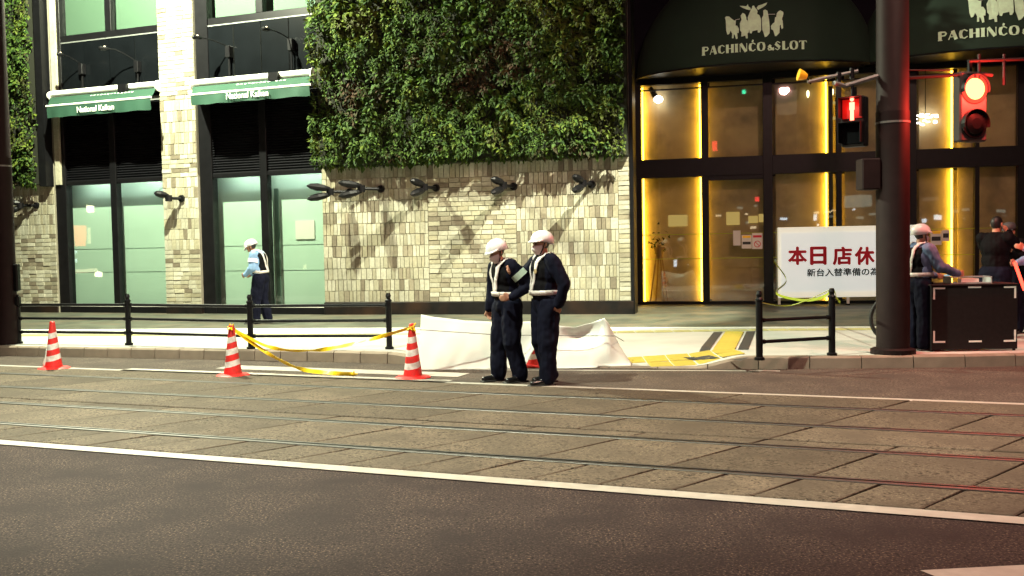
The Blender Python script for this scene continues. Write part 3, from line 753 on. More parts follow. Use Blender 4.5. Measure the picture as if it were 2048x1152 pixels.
# ---- entrance building (right) ----
ent = on(FC, 'entrance_building', 'dark framed glass entrance with glowing yellow strips under domed awnings', 'building')
uC = lambda px: FC.u(px, 450)
ze0, ze1 = FC.z(1340,603), FC.z(1340,355); ze2, ze3 = FC.z(1340,318), FC.z(1340,168)
ztop = ze3 + .18
fr = MB()
posts = [(1262,1284,.0),(1405,1418,0),(1527,1546,-.04),(1673,1684,0),(1812,1833,-.04),(1950,1959,0),(2035,2080,0)]
for (a, b, y) in posts: fr.box(uC(a), uC(b), y, .16, .15, ztop)
E0, E1 = uC(1262), uC(2080)
fr.box(E0, E1, -.012, .15, ze2, ze1+.0) if ze1 > ze2 else fr.box(E0, E1, -.012, .15, ze1, ze2)
fr.box(E0, E1, -.006, .15, ze3, ztop); fr.box(E0, E1, -.02, .15, .15, ze0)
fr.box(uC(1418), uC(1527), .01, .12, ze1-.10, ze1)
fr.box(uC(1284), uC(1950), .02, .1, ze3-.13, ze3-.10)
fr.build('frame', M['black'], ent, bevel=.006)
wallm = MB(); wallm.box(E0, uC(2700), .0, .25, ztop, TOPZ); wallm.box(uC(2080), uC(2700), -.04, .25, .1, ztop); wallm.box(E0-.5, uC(2700), 2.6, 2.8, .1, TOPZ); wallm.box(E0-.5, uC(2700), .25, 2.6, ztop+.02, ztop+.2)
M['darkwall'] = mat('dark_wall', (.006,.005,.009), .8, spec=.05, var=.2, scale=2)
wallm.build('wall', M['darkwall'], ent)
MB().box(E0, E1, .17, 2.6, .06, .17).build('inner_floor', M['concrete'], ent)
spans = [(1284,1405),(1418,1527),(1546,1673),(1684,1812),(1833,1950),(1959,2035)]
for (a, b) in spans:
    MB().box(uC(a), uC(b), .06, .07, ze0, ze1).build('pane', M['glassR'], ent)
    MB().box(uC(a), uC(b), .06, .07, ze2, ze3).build('pane', M['glassR'], ent)
# screens behind the glass with the strips of light along their edges
for (z0, z1) in ((ze0, ze1), (ze2, ze3)):
    for (a, b) in ((1290,1402),(1422,1530),(1552,1652),(1690,1808),(1838,1903),(1915,2034)):
        MB().box(FC.u(a,450,-.42), FC.u(b,450,-.42), .42, .45, z0-.3, z1+.1).build('screen_panel', M['curtain'], ent)
    MB().box(E0+.1, E1, .80, .82, z0, z1).build('back_panel', M['curtain'], ent)
    for (px, y) in ((1288, .33), (1402, .35), (1653, .35), (1903, .35)):
        uq = FC.u(px,450,-y); MB().box(uq-.020, uq+.020, y-.018, y+.018, z0-.08, z1).build('light_strip', M['led'], ent)
# yellow safety lines on the glass
for (y_, sp) in ((468, spans), (517, spans)):
    for (a, b) in sp: MB().box(uC(a), uC(b), .052, .058, FC.z(1400, y_)-.008, FC.z(1400, y_)+.008).build('safety_line', M['limetape'], ent)
# lit posters on the inner wall and paper notices on the doors
for (a, b, c, d) in ((1334,1373,430,453),(1452,1479,424,450),(1497,1516,432,446),(1518,1534,428,444)):
    MB().box(uC(a), uC(b), .385, .415, FC.z((a+b)/2, d, -.4), FC.z((a+b)/2, c, -.4)).build('lit_poster', M['litposter'], ent)
def notice(a, b, c, d, bars):
    u0, u1, z1, z0 = uC(a), uC(b), FC.z((a+b)/2, c), FC.z((a+b)/2, d)
    n_ = MB().box(u0, u1, .045, .051, z0, z1).build('notice', M['paper'], ent)
    for (f0, f1, m) in bars: MB().box(u0+.02, u1-.02, .041, .0445, z0+(z1-z0)*f0, z0+(z1-z0)*f1).build('printed_bar', M[m], n_)
    return n_
notice(1466,1481,461,491, [(.55,.9,'paper')]); notice(1483,1503,470,497, [(.78,.95,'amber'),(.3,.5,'ink')]); n_ = notice(1504,1525,466,498, [(.72,.86,'red')])
mb = MB(); cu, cz = (uC(1504)+uC(1525))/2, FC.z(1515, 488)
for k in range(20):
    q0, q1 = 2*math.pi*k/20, 2*math.pi*(k+1)/20
    mb.add([(cu+r_*math.cos(q), .043, cz+r_*math.sin(q)) for q in (q0, q1) for r_ in (.06,.075)], [(0,1,3,2)])
mb.add([(cu-.05,.0435,cz+.04),(cu-.04,.0435,cz+.05),(cu+.05,.0435,cz-.04),(cu+.04,.0435,cz-.05)], [(0,1,2,3)]); mb.build('no_smoking_mark', M['red'], n_)
notice(1862,1884,462,490, [(.8,1.0,'amber'),(.3,.6,'ink')]); notice(1885,1900,460,482, [(.3,.7,'ink')])
# lamps inside
MB().tube([FC.M.inverted() @ FC.P(uC(1302), FC.z(1302,172), -.2), (uC(1312), .24, FC.z(1312,190))], [.05,.07], 10).build('spot_lamp', M['black'], ent)
MB().lathe([(.02,-.09),(.09,-.05),(.11,0),(.09,.05),(.02,.09)], 12, M=Matrix.Translation((uC(1318), .22, FC.z(1318,196)))).build('lamp_globe', M['lampwhite'], ent)
for (px, py) in ((1619,184),(1668,180)): MB().lathe([(.01,-.08),(.03,-.03),(.03,.05),(.01,.08)], 8, M=Matrix.Translation((uC(px), .3, FC.z(px,py)))).build('pendant_bulb', M['bulb'], ent)
for (px, py) in ((1668,202),(1668,233)): MB().box(uC(px)-.09, uC(px)+.09, .28, .34, FC.z(px,py)-.03, FC.z(px,py)+.03).build('pendant_shade', M['litposter'], ent)
MB().box(uC(1659), uC(1668), .2, .34, .2, ztop-.4).build('inner_post', M['black'], ent)
ch = root('reflection', 'mirror image of a lit sign, built as a small glowing chandelier behind the upper entrance glass', 'reflection', FC.P(uC(1855), 0, -.26), FC.rz)  # lit sign's reflection, built as glowing bars behind the pane
for k in range(22):
    a_ = random.uniform(-.22,.24); b_ = random.uniform(-.16,.14); zc = FC.z(1855,236)
    MB().box(a_-.035, a_+.035, -.01, .01, zc+b_*(1-abs(a_))-.012, zc+b_*(1-abs(a_))+.012).build('reflection_bar', M['lampwhite'], ch)
MB().tube([(0,0,FC.z(1855,236)+.1),(0,0,ztop-.02)], .008, 6).build('hanging_rod', M['black'], ch)

# ---- domed awnings ----
M['print_pale'] = mat('pale_print', (.58,.80,.58), .7, var=.12, scale=9)
AA, BB, HH = 2.62, 1.45, 2.5
def dome_y(x, z): return -BB*math.sqrt(max(0, 1-(x/AA)**2-(z/HH)**2))
QUAD = {  # outlines traced as flat print: (x,y) in emblem units, y down
 'wing': [(735,145),(790,150),(850,160),(875,125),(885,165),(915,190),(925,225),(900,232),(850,215),(790,185)],
 'wing2': [(1185,118),(1160,165),(1110,200),(1060,225),(1025,240),(1005,200),(1030,165),(1090,150)],
 'rider': [(940,165),(958,152),(978,165),(980,195),(1015,225),(1030,260),(1020,300),(1060,330),(1085,400),(1085,580),(1060,620),(1030,620),(1025,575),(940,590),(925,628),(895,620),(885,560),(870,470),(862,350),(885,320),(920,300),(903,270),(915,225),(935,195)],
 'h1': [(525,298),(575,305),(610,340),(655,380),(690,385),(665,415),(685,470),(712,475),(740,530),(735,600),(710,600),(718,690),(690,700),(668,625),(655,600),(650,680),(620,680),(625,600),(600,550),(560,530),(575,605),(545,612),(525,540),(545,515),(560,430),(530,420),(518,370),(505,320)],
 'h2': [(790,262),(830,290),(850,345),(840,375),(870,400),(900,500),(890,600),(868,620),(872,700),(840,700),(838,620),(815,580),(832,655),(812,655),(795,600),(790,662),(762,662),(768,590),(745,560),(740,440),(770,380),(755,310)],
 'h3': [(1110,250),(1140,235),(1180,260),(1185,330),(1170,360),(1205,420),(1215,560),(1210,640),(1165,690),(1130,700),(1108,620),(1090,570),(1085,380),(1110,330)],
 'h4': [(1350,275),(1380,262),(1425,290),(1430,320),(1415,380),(1390,385),(1415,440),(1422,560),(1400,582),(1385,545),(1390,500),(1365,520),(1345,610),(1360,640),(1330,650),(1310,690),(1285,692),(1270,640),(1255,590),(1225,575),(1220,520),(1250,480),(1280,460),(1290,380),(1310,370),(1320,310)],
}
LET = {  # heavy stems (w=.24) and hairlines (w=.07): lists of (points, width)
 'P': [([(.14,0),(.14,1)],.26),([(0,.0),(.3,.0)],.07),([(.14,.97),(.5,.93),(.6,.74),(.5,.53),(.2,.5)],.12)],
 'A': [([(.62,0),(.38,1)],.26),([(.08,0),(.34,.95)],.07),([(.15,.3),(.5,.3)],.07)],
 'C': [([(.2,.12),(.13,.35),(.13,.65),(.2,.88)],.24),([(.2,.9),(.42,.99),(.62,.82)],.09),([(.2,.1),(.42,.01),(.62,.2)],.09)],
 'H': [([(.14,0),(.14,1)],.26),([(.62,0),(.62,1)],.26),([(.1,.5),(.66,.5)],.07)],
 'I': [([(.14,0),(.14,1)],.26),([(0,.02),(.28,.02)],.06),([(0,.98),(.28,.98)],.06)],
 'N': [([(.12,1),(.6,0)],.26),([(.06,0),(.06,.95)],.07),([(.68,.05),(.68,1)],.07)],
 'O': [([(.2,.1),(.12,.35),(.12,.65),(.2,.9)],.22),([(.6,.1),(.68,.35),(.68,.65),(.6,.9)],.22),([(.2,.95),(.4,1),(.6,.95)],.08),([(.2,.05),(.4,0),(.6,.05)],.08)],
 '&': [([(.16,.62),(.30,.95),(.42,.78),(.14,.30),(.22,.03),(.5,.1),(.66,.42)],.11),([(.2,.72),(.66,.02)],.18)],
 'S': [([(.12,.74),(.3,.52),(.5,.3)],.26),([(.12,.8),(.3,1),(.52,.85)],.08),([(.08,.16),(.3,0),(.5,.22)],.08)],
 'L': [([(.14,0),(.14,1)],.26),([(.1,.03),(.52,.03),(.56,.25)],.08)],
 'T': [([(.34,0),(.34,1)],.24),([(.0,.82),(.04,.97),(.64,.97),(.68,.82)],.08)],
 "'": [([(.05,1.12),(.12,1.35)],.12)],
}
ADV = {'P':.7,'A':.82,'C':.76,'H':.86,'I':.42,'N':.86,'O':.9,'&':.72,'S':.72,'L':.68,'T':.78}
def dome_print(polys, parent, name, m):
    bm = bmesh.new()
    for P in polys:
        vs = [bm.verts.new((x, 0, z)) for (x, z) in P]
        try: bm.faces.new(vs)
        except Exception: pass
    bmesh.ops.triangulate(bm, faces=bm.faces[:]); bmesh.ops.subdivide_edges(bm, edges=[e for e in bm.edges if e.calc_length() > .12], cuts=2)
    for v in bm.verts: v.co.y = dome_y(v.co.x, v.co.z) - .012
    me = bpy.data.meshes.new(name); bm.to_mesh(me); bm.free(); me.materials.append(m); return link(name, me, parent)
def dome(label, pxc, zb, txt):
    uc = FC.u(pxc, 150)
    a = root('dome_awning', label, 'awning', FC.P(uc, zb, .0), FC.rz, 'dark green domed awnings')
    vs = []; fs = []; nu, nv = 48, 20
    for i in range(nu+1):
        th = math.pi*i/nu
        for j in range(nv+1):
            ph = math.pi/2*j/nv
            rib = 1 - .008*abs(math.sin(th*6))
            vs.append((-AA*math.cos(th)*math.cos(ph)*rib, -BB*math.sin(th)*math.cos(ph)*rib, HH*math.sin(ph)))
    for i in range(nu):
        for j in range(nv): q = i*(nv+1)+j; fs.append((q, q+nv+1, q+nv+2, q+1))
    MB().add(vs, fs).build('canopy', M['darkgreen'], a, smooth=True)
    rim = [(-AA*math.cos(math.pi*i/48), -BB*math.sin(math.pi*i/48)-.0, 0) for i in range(49)]
    MB().tube(rim, .022, 6).build('rim_bar', M['black'], a)
    MB().add([(p[0]*.995, p[1]*.995, .012) for p in rim], [tuple(range(49))]).build('underside', M['black'], a)
    # lettering
    H_ = .175; tw = sum(ADV[c] for c in 'PACHINCO&SLOT'); W_ = txt; kx_ = W_/tw; x = -W_/2 + .02; polys = []
    def stroke(pts, w_, ox, sx, sz, oz):
        for (p, q) in zip(pts[:-1], pts[1:]):
            p = Vector((ox+p[0]*sx, oz+p[1]*sz)); q = Vector((ox+q[0]*sx, oz+q[1]*sz)); d = (q-p)
            if d.length < 1e-6: continue
            n_ = Vector((-d.y, d.x)).normalized()*w_*sx/2; e = d.normalized()*.004
            polys.append([tuple(p-n_-e), tuple(q-n_+e), tuple(q+n_+e), tuple(p+n_-e)])
    z0 = .245; cc = 0
    for c in 'PACHINCO&SLOT':
        sc_ = .66 if c == '&' else 1
        for pts, w_ in LET[c]: stroke(pts, w_, x, kx_, H_*sc_, z0)
        if c == 'C': cc += 1
        if c == 'C' and cc == 2: stroke(LET["'"][0][0], .16, x+kx_*.3, kx_, H_, z0)
        x += ADV[c]*kx_
    dome_print(polys, a, 'lettering', M['print_pale'])
    k = W_*.565/930; em = []
    for P in QUAD.values():
        gx = sum(p[0] for p in P)/len(P); gy = sum(p[1] for p in P)/len(P); P = [(gx+(p[0]-gx)*.93, gy+(p[1]-gy)*.98) for p in P]
        em.append([((p[0]-967)*k+.02, z0+H_+.10+(700-p[1])*k) for p in P])
    dome_print(em, a, 'emblem', M['print_pale'])
    for (x0, y0, x1, y1) in ((690,380,760,370),(1190,325,1310,330)):
        dome_print([[((x0-967)*k, z0+H_+.10+(700-y0)*k), ((x1-967)*k, z0+H_+.10+(700-y1)*k), ((x1-967)*k, z0+H_+.10+(706-y1)*k), ((x0-967)*k, z0+H_+.10+(706-y0)*k)]], a, 'emblem_rein', M['whitepaint'])
    return a
zdome = FC.z(1500, 126, BB)
dome('dark green domed awning with white horse emblem beside the green wall', 1506, zdome, 2.18)
dome('dark green domed awning with white horse emblem above the red round signal', 1974, zdome, 2.45)

# ================================================================== STREET FURNITURE
# ---- street light poles with lamps
def lamp_light(key, parent_M=None):
    (p, e, c, r_) = LAMPS[key]; li = bpy.data.lights.new('street_light', 'SPOT' if key in AIM else 'POINT'); li.energy = e; li.color = c; li.shadow_soft_size = r_
    o = bpy.data.objects.new('street_light', li); COL.objects.link(o)
    if key in AIM:
        t, ang, bl = AIM[key]; li.spot_size = R(ang); li.spot_blend = bl
        o.rotation_mode = 'QUATERNION'; o.rotation_quaternion = (Vector(t)-Vector(p)).to_track_quat('-Z', 'Y')
    return o
def street_pole(name, label, base, rad, heads, group=None, h=10.0):
    a = root(name, label, 'street pole', base, 0, group)
    zt = h - base.z
    MB().lathe([(rad*1.02,0),(rad*1.0,.02),(rad*1.0,3.0),(rad*.995,3.01),(rad*.97,3.02),(rad*.9,zt-.3),(rad*.5,zt)], 28).build('shaft', M['darkpole'], a, smooth=True)
    MB().lathe([(rad*1.03,2.86),(rad*1.03,2.885)], 28).build('band', M['joint'], a)
    for key in heads:
        p = Vector(LAMPS[key][0]) - base
        MB().tube([(0,0,zt-.25),(p.x*.3,p.y*.3,zt+.0),(p.x*.8,p.y*.8,p.z+.25),(p.x,p.y,p.z+.18)], [.07,.06,.05,.045], 8).build('lamp_arm', M['darkpole'], a)
        MB().lathe([(.05,.24),(.2,.17),(.26,.08)], 16, M=Matrix.Translation(p)).build('lamp_hood', M['black'], a)
        MB().lathe([(.14,.05),(.14,.075)], 16, M=Matrix.Translation(p)).build('lamp_lens', M['lampwhite'], a)
        lo = lamp_light(key); lo.parent = a; lo.location = p - Vector((0,0,.04))
    return a
pL = street_pole('street_pole', 'dark street pole beside the narrow tiled wall, cut by the picture edge', G(13,688,.15), .185, ['pave_left','road_left'])
MB().box(.17, .25, -.06, .06, .85, 1.3).build('push_button_box', M['black'], pL, bevel=.02)
MB().box(.17, .25, -.05, .05, .62, .78).build('junction_box', M['black'], pL, bevel=.02)
bR = G(1786, 707, .15)
def light_block(a, base, key, face, ztop_):
    # an unseen flat plate, added in front of the flood head, keeps its light off everything above ztop_
    p = Vector(LAMPS[key][0]); D = (p-face.o).dot(face.n); u = (p-face.o).dot(face.r)
    zz_ = p.z-.05 - .55*(p.z-.05-ztop_)/D
    q = [face.P(u+x, z, D-.55-t) - base for t in (0, .02) for (x, z) in ((-1.5,zz_),(1.1,zz_),(1.1,zz_+.75),(-1.5,zz_+.75))]
    MB().add(q, [(0,1,2,3),(7,6,5,4),(0,4,5,1),(1,5,6,2),(2,6,7,3),(3,7,4,0)]).build('light_block_plate', M['black'], a)
pR = street_pole('street_pole', 'thick dark street pole standing in front of the white sign', bR, .20, ['pave_right','road_right'])
light_block(pR, bR, 'pave_right', FB, zb1+.15)
MB().box(-.42, -.19, -.12, .12, atY(1740,380,bR.y).z-bR.z, atY(1740,318,bR.y).z-bR.z).build('control_box', M['darkpole'], pR, bevel=.015)
MB().lathe([(.27,0),(.27,.06),(.205,.08)], 24).build('pole_base', M['darkpole'], pR)
nb = root('street_pole', 'unseen street lamp added as fill light on the near side of the road, behind the viewer', 'street pole', (1.9,-5.2,0))
MB().lathe([(.12,0),(.09,4),(.06,9.2)], 16).build('shaft', M['darkpole'], nb, smooth=True)
p = Vector(LAMPS['near_fill'][0]) - Vector((1.9,-5.2,0)); MB().tube([(0,0,9.1),(p.x*.6,p.y*.6,9.2),p+Vector((0,0,.15))], .05, 8).build('lamp_arm', M['darkpole'], nb)
MB().lathe([(.05,.24),(.2,.17),(.26,.08)], 16, M=Matrix.Translation(p)).build('lamp_hood', M['black'], nb)
lo = lamp_light('near_fill'); lo.parent = nb; lo.location = p

# ---- signals on arms
YS = bR.y - .02
def W(px, py, Y=None): return atY(px, py, Y if Y else YS)
def person_icon(c, s, m, parent):
    mb = MB(); Mx = Matrix.Translation(c)
    mb.lathe([(s*.02,-.005),(s*.09,0),(s*.02,.005)], 10, M=Mx @ Matrix.Translation((0,0,s*.40)) @ Matrix.Rotation(R(90),4,'X'))
    mb.box(-s*.11, s*.11, -.004, .004, -s*.05, s*.28, M=Mx); mb.box(-s*.08, s*.08, -.0035, .0035, -s*.5, -s*.05, M=Mx)
    return mb.build('red_standing_figure', m, parent)
def signal(name, label, c, w_, h_, yaw, kind, hang):
    a = root(name, label, 'traffic signal', c, yaw, 'signals on the pole arms')
    d = .16
    MB().box(-w_/2, w_/2, 0, d, -h_/2, h_/2).build('housing', M['sighouse' if kind == 'round' else 'black'], a, bevel=.02)
    MB().box(-.02, .02, d/2-.02, d/2+.02, h_/2, h_/2+hang).build('hanger', M['black'], a)
    for k, zc in enumerate((h_/4, -h_/4)):
        if kind == 'round':
            MB().tube([(0,-.004,zc),(0,-.02,zc)], [w_*.465,w_*.455], 24).build('lens_rim', M['redhalo'] if k == 0 else M['blackpanel'], a); MB().tube([(0,-.02,zc),(0,-.035,zc),(0,-.055,zc)], [w_*.35,w_*.33,w_*.18], 24).build('lens', M['redlens'] if k == 0 else M['blackpanel'], a)  # upper rim glows to put the red halo round the lens
            vs = []; 
            for i in range(15):
                q = math.pi*(-.08+1.16*i/14); 
                for r_, y in ((w_*.46, 0), (w_*.46, -.07), (w_*.475, 0), (w_*.475, -.07)): vs.append((r_*math.cos(q), y, zc+r_*math.sin(q)))
            MB().add(vs, [f for i in range(14) for f in ((i*4,i*4+1,i*4+5,i*4+4),(i*4+2,i*4+6,i*4+7,i*4+3),(i*4+1,i*4+3,i*4+7,i*4+5))]).build('visor', M['black'], a)
        else:
            MB().box(-w_*.40, w_*.40, -.012, -.002, zc-h_*.19, zc+h_*.19).build('lens', M['redglow'] if k == 0 else M['blackpanel'], a)
            if k == 0: person_icon(Vector((0,-.018,zc)), h_*.46, M['redman'], a)
            mb = MB()
            mb.box(-w_*.46, w_*.46, -.16, -.0, zc+h_*.21, zc+h_*.225); mb.box(-w_*.46, -w_*.43, -.14, -.0, zc-h_*.18, zc+h_*.21); mb.box(w_*.43, w_*.46, -.14, -.0, zc-h_*.18, zc+h_*.21)
            mb.build('visor', M['black'], a)
    return a
M['redglow'] = mat('red_glow_lens', (.10,.004,.004), .4, emit=(1,.02,.01), estr=.22)
cr = W(1948, 213); s1 = signal('traffic_signal', 'red lit round traffic signal under a thin arm, right of the thick pole', cr, .38, .86, R(12), 'round', .16)
li = bpy.data.lights.new('signal_glow', 'POINT'); li.energy = 340; li.color = (1,.05,.03); li.shadow_soft_size = .10
lo = bpy.data.objects.new('signal_glow', li); COL.objects.link(lo); lo.parent = s1; lo.location = (0,-.20,.20)
cp = W(1705, 243); s2 = signal('pedestrian_signal', 'pedestrian signal with a red standing figure, turned aside left of the thick pole', cp, .30, .62, R(-38), 'ped', .12)
li = bpy.data.lights.new('signal_glow', 'POINT'); li.energy = 6; li.color = (1,.05,.03); li.shadow_soft_size = .05
lo = bpy.data.objects.new('signal_glow', li); COL.objects.link(lo); lo.parent = s2; lo.location = (0,-.12,.16)
arm = root('bracket_arm', 'thin steel bracket arm holding the signals on the thick pole', 'bracket arm', (0,0,0))
mb = MB(); mb.tube([W(1812,156), W(1948,148), W(1985,150)], .022, 8); mb.tube([W(1815,140), W(1900,140)], .010, 6); mb.build('arm_tube', M['darkpole'], arm)
MB().tube([W(1938,122), W(2110,116)], .020, 8).build('arm_tube', M['darkpole'], arm)
for px in (1958, 2008): MB().tube([W(px,108), W(px,170)], .018, 8).build('clamp', M['black'], arm)
MB().tube([W(1948,150), W(1948,172)], .03, 8).build('hanger_bracket', M['black'], arm)
arm2 = root('bracket_arm', 'angled bracket arm with clamps reaching from the thick pole towards the domed awning', 'bracket arm', (0,0,0))
MB().tube([W(1756,152), W(1690,172), W(1668,166,YS-.1)], .03, 8).build('arm_tube', M['joint'], arm2)
MB().tube([W(1716,142), W(1640,158), W(1615,164)], .022, 8).build('arm_tube', M['joint'], arm2)
for px, py in ((1678,150),(1704,142)): MB().tube([W(px,py-6), W(px,py+16)], .03, 8).build('clamp', M['black'], arm2)
MB().tube([W(1705,165), W(1705,200)], .02, 8).build('hanger_bracket', M['black'], arm2)
hn = root('horn_speaker', 'small yellow crossing horn at the tip of the bracket arm', 'horn', (0,0,0))
p, q = W(1614,153), W(1597,149); MB().tube([p, p.lerp(q,.4), q], [.03,.055,.075], 14).build('horn', M['amber'], hn); MB().tube([W(1613,155), W(1622,168)], .012, 6).build('bracket', M['black'], hn)

# ---- guard fences: posts and rails
def fence(name, label, posts, rails, ptop, r_=.042):
    a = root(name, label, 'guard fence', (0,0,0), 0, 'black guard fences along the kerb')
    B = [G(px, py, .15) for px, py in posts]
    for b in B:
        MB().lathe([(r_*1.5,0),(r_*1.5,.03),(r_,.04),(r_,ptop-.13),(r_*1.15,ptop-.12),(r_*1.15,ptop-.10),(r_*.7,ptop-.08),(r_*.95,ptop-.04),(r_*.6,ptop)], 14).build('post', M['black'], a, smooth=False, loc=b)
    for p, q in zip(B[:-1], B[1:]):
        for z in rails:
            d = (q-p).normalized()*r_
            MB().tube([p+d+Vector((0,0,z)), q-d+Vector((0,0,z))], .022, 8).build('rail', M['black'], a)
            for e, s in ((p, 1), (q, -1)): MB().tube([e+d*s+Vector((0,0,z)), e+d*s*1.8+Vector((0,0,z))], .03, 8).build('rail_socket', M['black'], a)
    return a
fence('guard_fence', 'long black guard fence of three rails beside the cones', [(38,687),(258,690),(502,698),(779,698)], (.19,.41,.63), .80)
fence('guard_fence', 'short black guard fence of two rails by the thick pole', [(1519,720),(1664,711)], (.22,.48), .84)

# ---- traffic cones
def cone_mesh():
    return None
def cone(label, base, H, lean=(0,0)):
    a = root('traffic_cone', label, 'traffic cone', base, random.uniform(0,1), 'red and white traffic cones')
    a.rotation_euler[0] = lean[0]; a.rotation_euler[1] = lean[1]
    n = 24; ms = []; prof = []; r0, r1 = .115*H/.66, .032*H/.66; zb = .045
    st = [(zb,.20,0),(.20,.31,1),(.31,.43,0),(.43,.545,1),(.545,.66,0),(.66,.77,1),(.77,.985,0)]
    f = lambda t: r0 + (r1-r0)*t
    prof = [(r0+.012, .03), (r0, zb*H)]; ms = [0]
    for i, (a0, a1, c) in enumerate(st): prof.append((f(a1), a1*H)); ms.append(c)
    prof.append((r1*.6, H)); ms.append(0)
    # slanted stripes: shear the stripe borders a little round the cone
    mb = MB(); mb.lathe(prof, n, ms=ms)
    vs = []
    for (x, y, z) in mb.v:
        if z > zb*H+.01 and z < .9*H: z2 = z + (x*.25)*(1) ; rr = math.hypot(x, y); k = f(z2/H)/rr; vs.append((x*k, y*k, z2))
        else: vs.append((x, y, z))
    mb.v = vs; mb.build('cone_body', [M['cone_red'], M['cone_white']], a, smooth=False)
    b = MB(); m_ = 24; pr = []
    b.lathe([(.21*H/.66,0),(.215*H/.66,.012),(.19*H/.66,.026),(r0+.012,.034)], 24); b.build('cone_base', M['cone_red'], a)
    return a
c1 = cone('red and white cone with a pale sandbag, beside the dark pole', G(108,738), .665)
c2 = cone('red and white cone with yellow tape tied at its tip, between two fence posts', G(466,752), .655)
c3 = cone('red and white cone at the edge of the white sheet, cord at its tip', G(826,756), .67)
c4 = cone('red and white cone half hidden between the legs of the two officers', G(1070,737)+Vector((0,.22,0)), .60)
c5 = cone('red and white cone almost hidden behind the stooping officer', G(1006,737)+Vector((0,.22,0)), .60)
p = G(96,738); bag = MB(); bag.lathe([(.01,0),(.07,.01),(.075,.08),(.045,.17),(.03,.26),(.01,.3)], 12); tag(bag.build('sandbag', M['sheet'], None, smooth=True, loc=(p.x,p.y+.02,0)), 'pale cloth bag leaning against the cone by the dark pole', 'sandbag').scale = (1,.7,1)

# ---- barrier tape
def catmull(P, n=12):
    P = [P[0]] + P + [P[-1]]; out = []
    for i in range(1, len(P)-2):
        for k in range(n):
            t = k/n; a, b, c, d = P[i-1], P[i], P[i+1], P[i+2]
            out.append(.5*((2*b)+(c-a)*t+(2*a-5*b+4*c-d)*t*t+(3*b-a-3*c+d)*t**3))
    out.append(P[-2]); return out
def tape(name, label, cat, P, w_, m, tw=1.2, grp=None):
    C = catmull(P); ws = []
    for i, p in enumerate(C):
        a = tw*math.sin(i*.23) + .35*math.sin(i*.71); ws.append((0, math.sin(a)*.7, math.cos(a)))
    mb = MB().ribbon(C, ws, w_); o = mb.build(name, M[m]); sl = o.modifiers.new('thickness', 'SOLIDIFY'); sl.thickness = .002
    return tag(o, label, cat, grp)
t2 = G(466,752) + Vector((0,-.02,.62)); t3 = G(826,756) + Vector((0,-.02,.62))
g_end = G(708,753)
tape('barrier_tape', 'yellow tape sagging from the middle cone down to the road', 'tape', [t2, atY(530,703,12.6), atY(592,735,12.4)+Vector((0,0,.0)), atY(650,745,12.2), Vector((g_end.x,g_end.y,.03))], .055, 'tape', 1.0)
tape('barrier_tape', 'yellow tape strung between the middle cone and the cone by the sheet', 'tape', [t2+Vector((0,.03,-.01)), atY(540,694,12.6), atY(625,701,12.3), atY(720,684,12.1), t3], .05, 'tape', 1.3)
for c_, sz in ((t2, .035), (t3, .045), (Vector((g_end.x,g_end.y,.03)), .03)):
    mb = MB()
    for k in range(6):
        d = Vector((random.uniform(-1,1), random.uniform(-1,.3), random.uniform(-.6,1))).normalized()*sz*1.6
        mb.tube([c_-d*.4, c_+d], [sz*.5, sz*.25], 6)
    tag(mb.build('tape_knot', M['tape']), {0:'knot of yellow tape on the tip of the middle cone',1:'knot of yellow tape on the cone by the sheet',2:'crumpled loose end of yellow tape on the road'}[(0 if sz == .035 else 1 if sz == .045 else 2)], 'tape')
f1 = G(1519,720,.15)+Vector((0,0,.70)); f2 = G(1664,711,.15)+Vector((0,0,.86))
# ---- white sheet
def sheet_cloth():
    YB = 12.62
    top = [(843,629),(862,633),(930,641),(1000,644),(1060,643),(1110,650),(1150,656),(1180,648),(1207,635),(1216,645),(1240,692),(1262,726)]
    xs = [t_[0] for t_ in top]; ys = [t_[1] for t_ in top]
    nu, nv = 90, 22; vs = []; fs = []
    for i in range(nu+1):
        px = 842 + (1263-842)*i/nu; ty = float(np.interp(px, xs, ys)); by_ = 739.5 - .012*(px-842) - 44*math.exp(-((px-1074)/17)**2) - 36*math.exp(-((px-1003)/9)**2)
        pt = atY(px, ty, YB); pb_ = atY(px-4, by_, YB)
        for j in range(nv+1):
            g = j/nv; p = pt.lerp(pb_, g)
            fold = .04*math.sin(px*.018+g*2.2)*math.sin(math.pi*g*.8+.2) + .04*noise.noise(Vector((px*.011, g*1.6, 3))) + .020*noise.noise(Vector((px*.035+g*2, g*2-px*.02, 7)))
            # sagging pocket left of the peak
            q = math.exp(-((px-1165)/34)**2)*math.exp(-((g-.22)/.22)**2); r_ = math.exp(-((px-1207-g*16)/14)**2)
            y = YB + fold*(.3+g*.7) + .22*q - .10*r_*(1-g) - .16*g
            z = max(p.z, .012 + (pz(p.x, y)+.004 if y > kerb_y(p.x) else 0))
            vs.append((p.x, y, z if j < nv else max(z-.02, .012)))
    for i in range(nu):
        for j in range(nv): a = i*(nv+1)+j; fs.append((a, a+1, a+nv+2, a+nv+1))
    o = MB().add(vs, fs).build('white_sheet', M['sheet'], None, smooth=True)
    sl = o.modifiers.new('thickness', 'SOLIDIFY'); sl.thickness = .004
    return tag(o, 'white cloth sheet held up as a low screen behind the two officers', 'sheet')
sheet_cloth()
st = root('sheet_support', 'thin pole and cord holding up the white sheet', 'support', (0,0,0))
a0, a1 = atY(846,640,12.66), atY(1209,645,12.74)
MB().tube([atY(834,659,12.2), atY(1000,670,12.42), atY(1230,672,12.45), a1+Vector((.25,0,-.25))], .005, 6).build('cord', M['joint'], st)
for q in (a0, a1): MB().tube([(q.x,q.y+.06,.02), (q.x,q.y+.06,q.z-.02)], .012, 8).build('pole', M['white'], st)

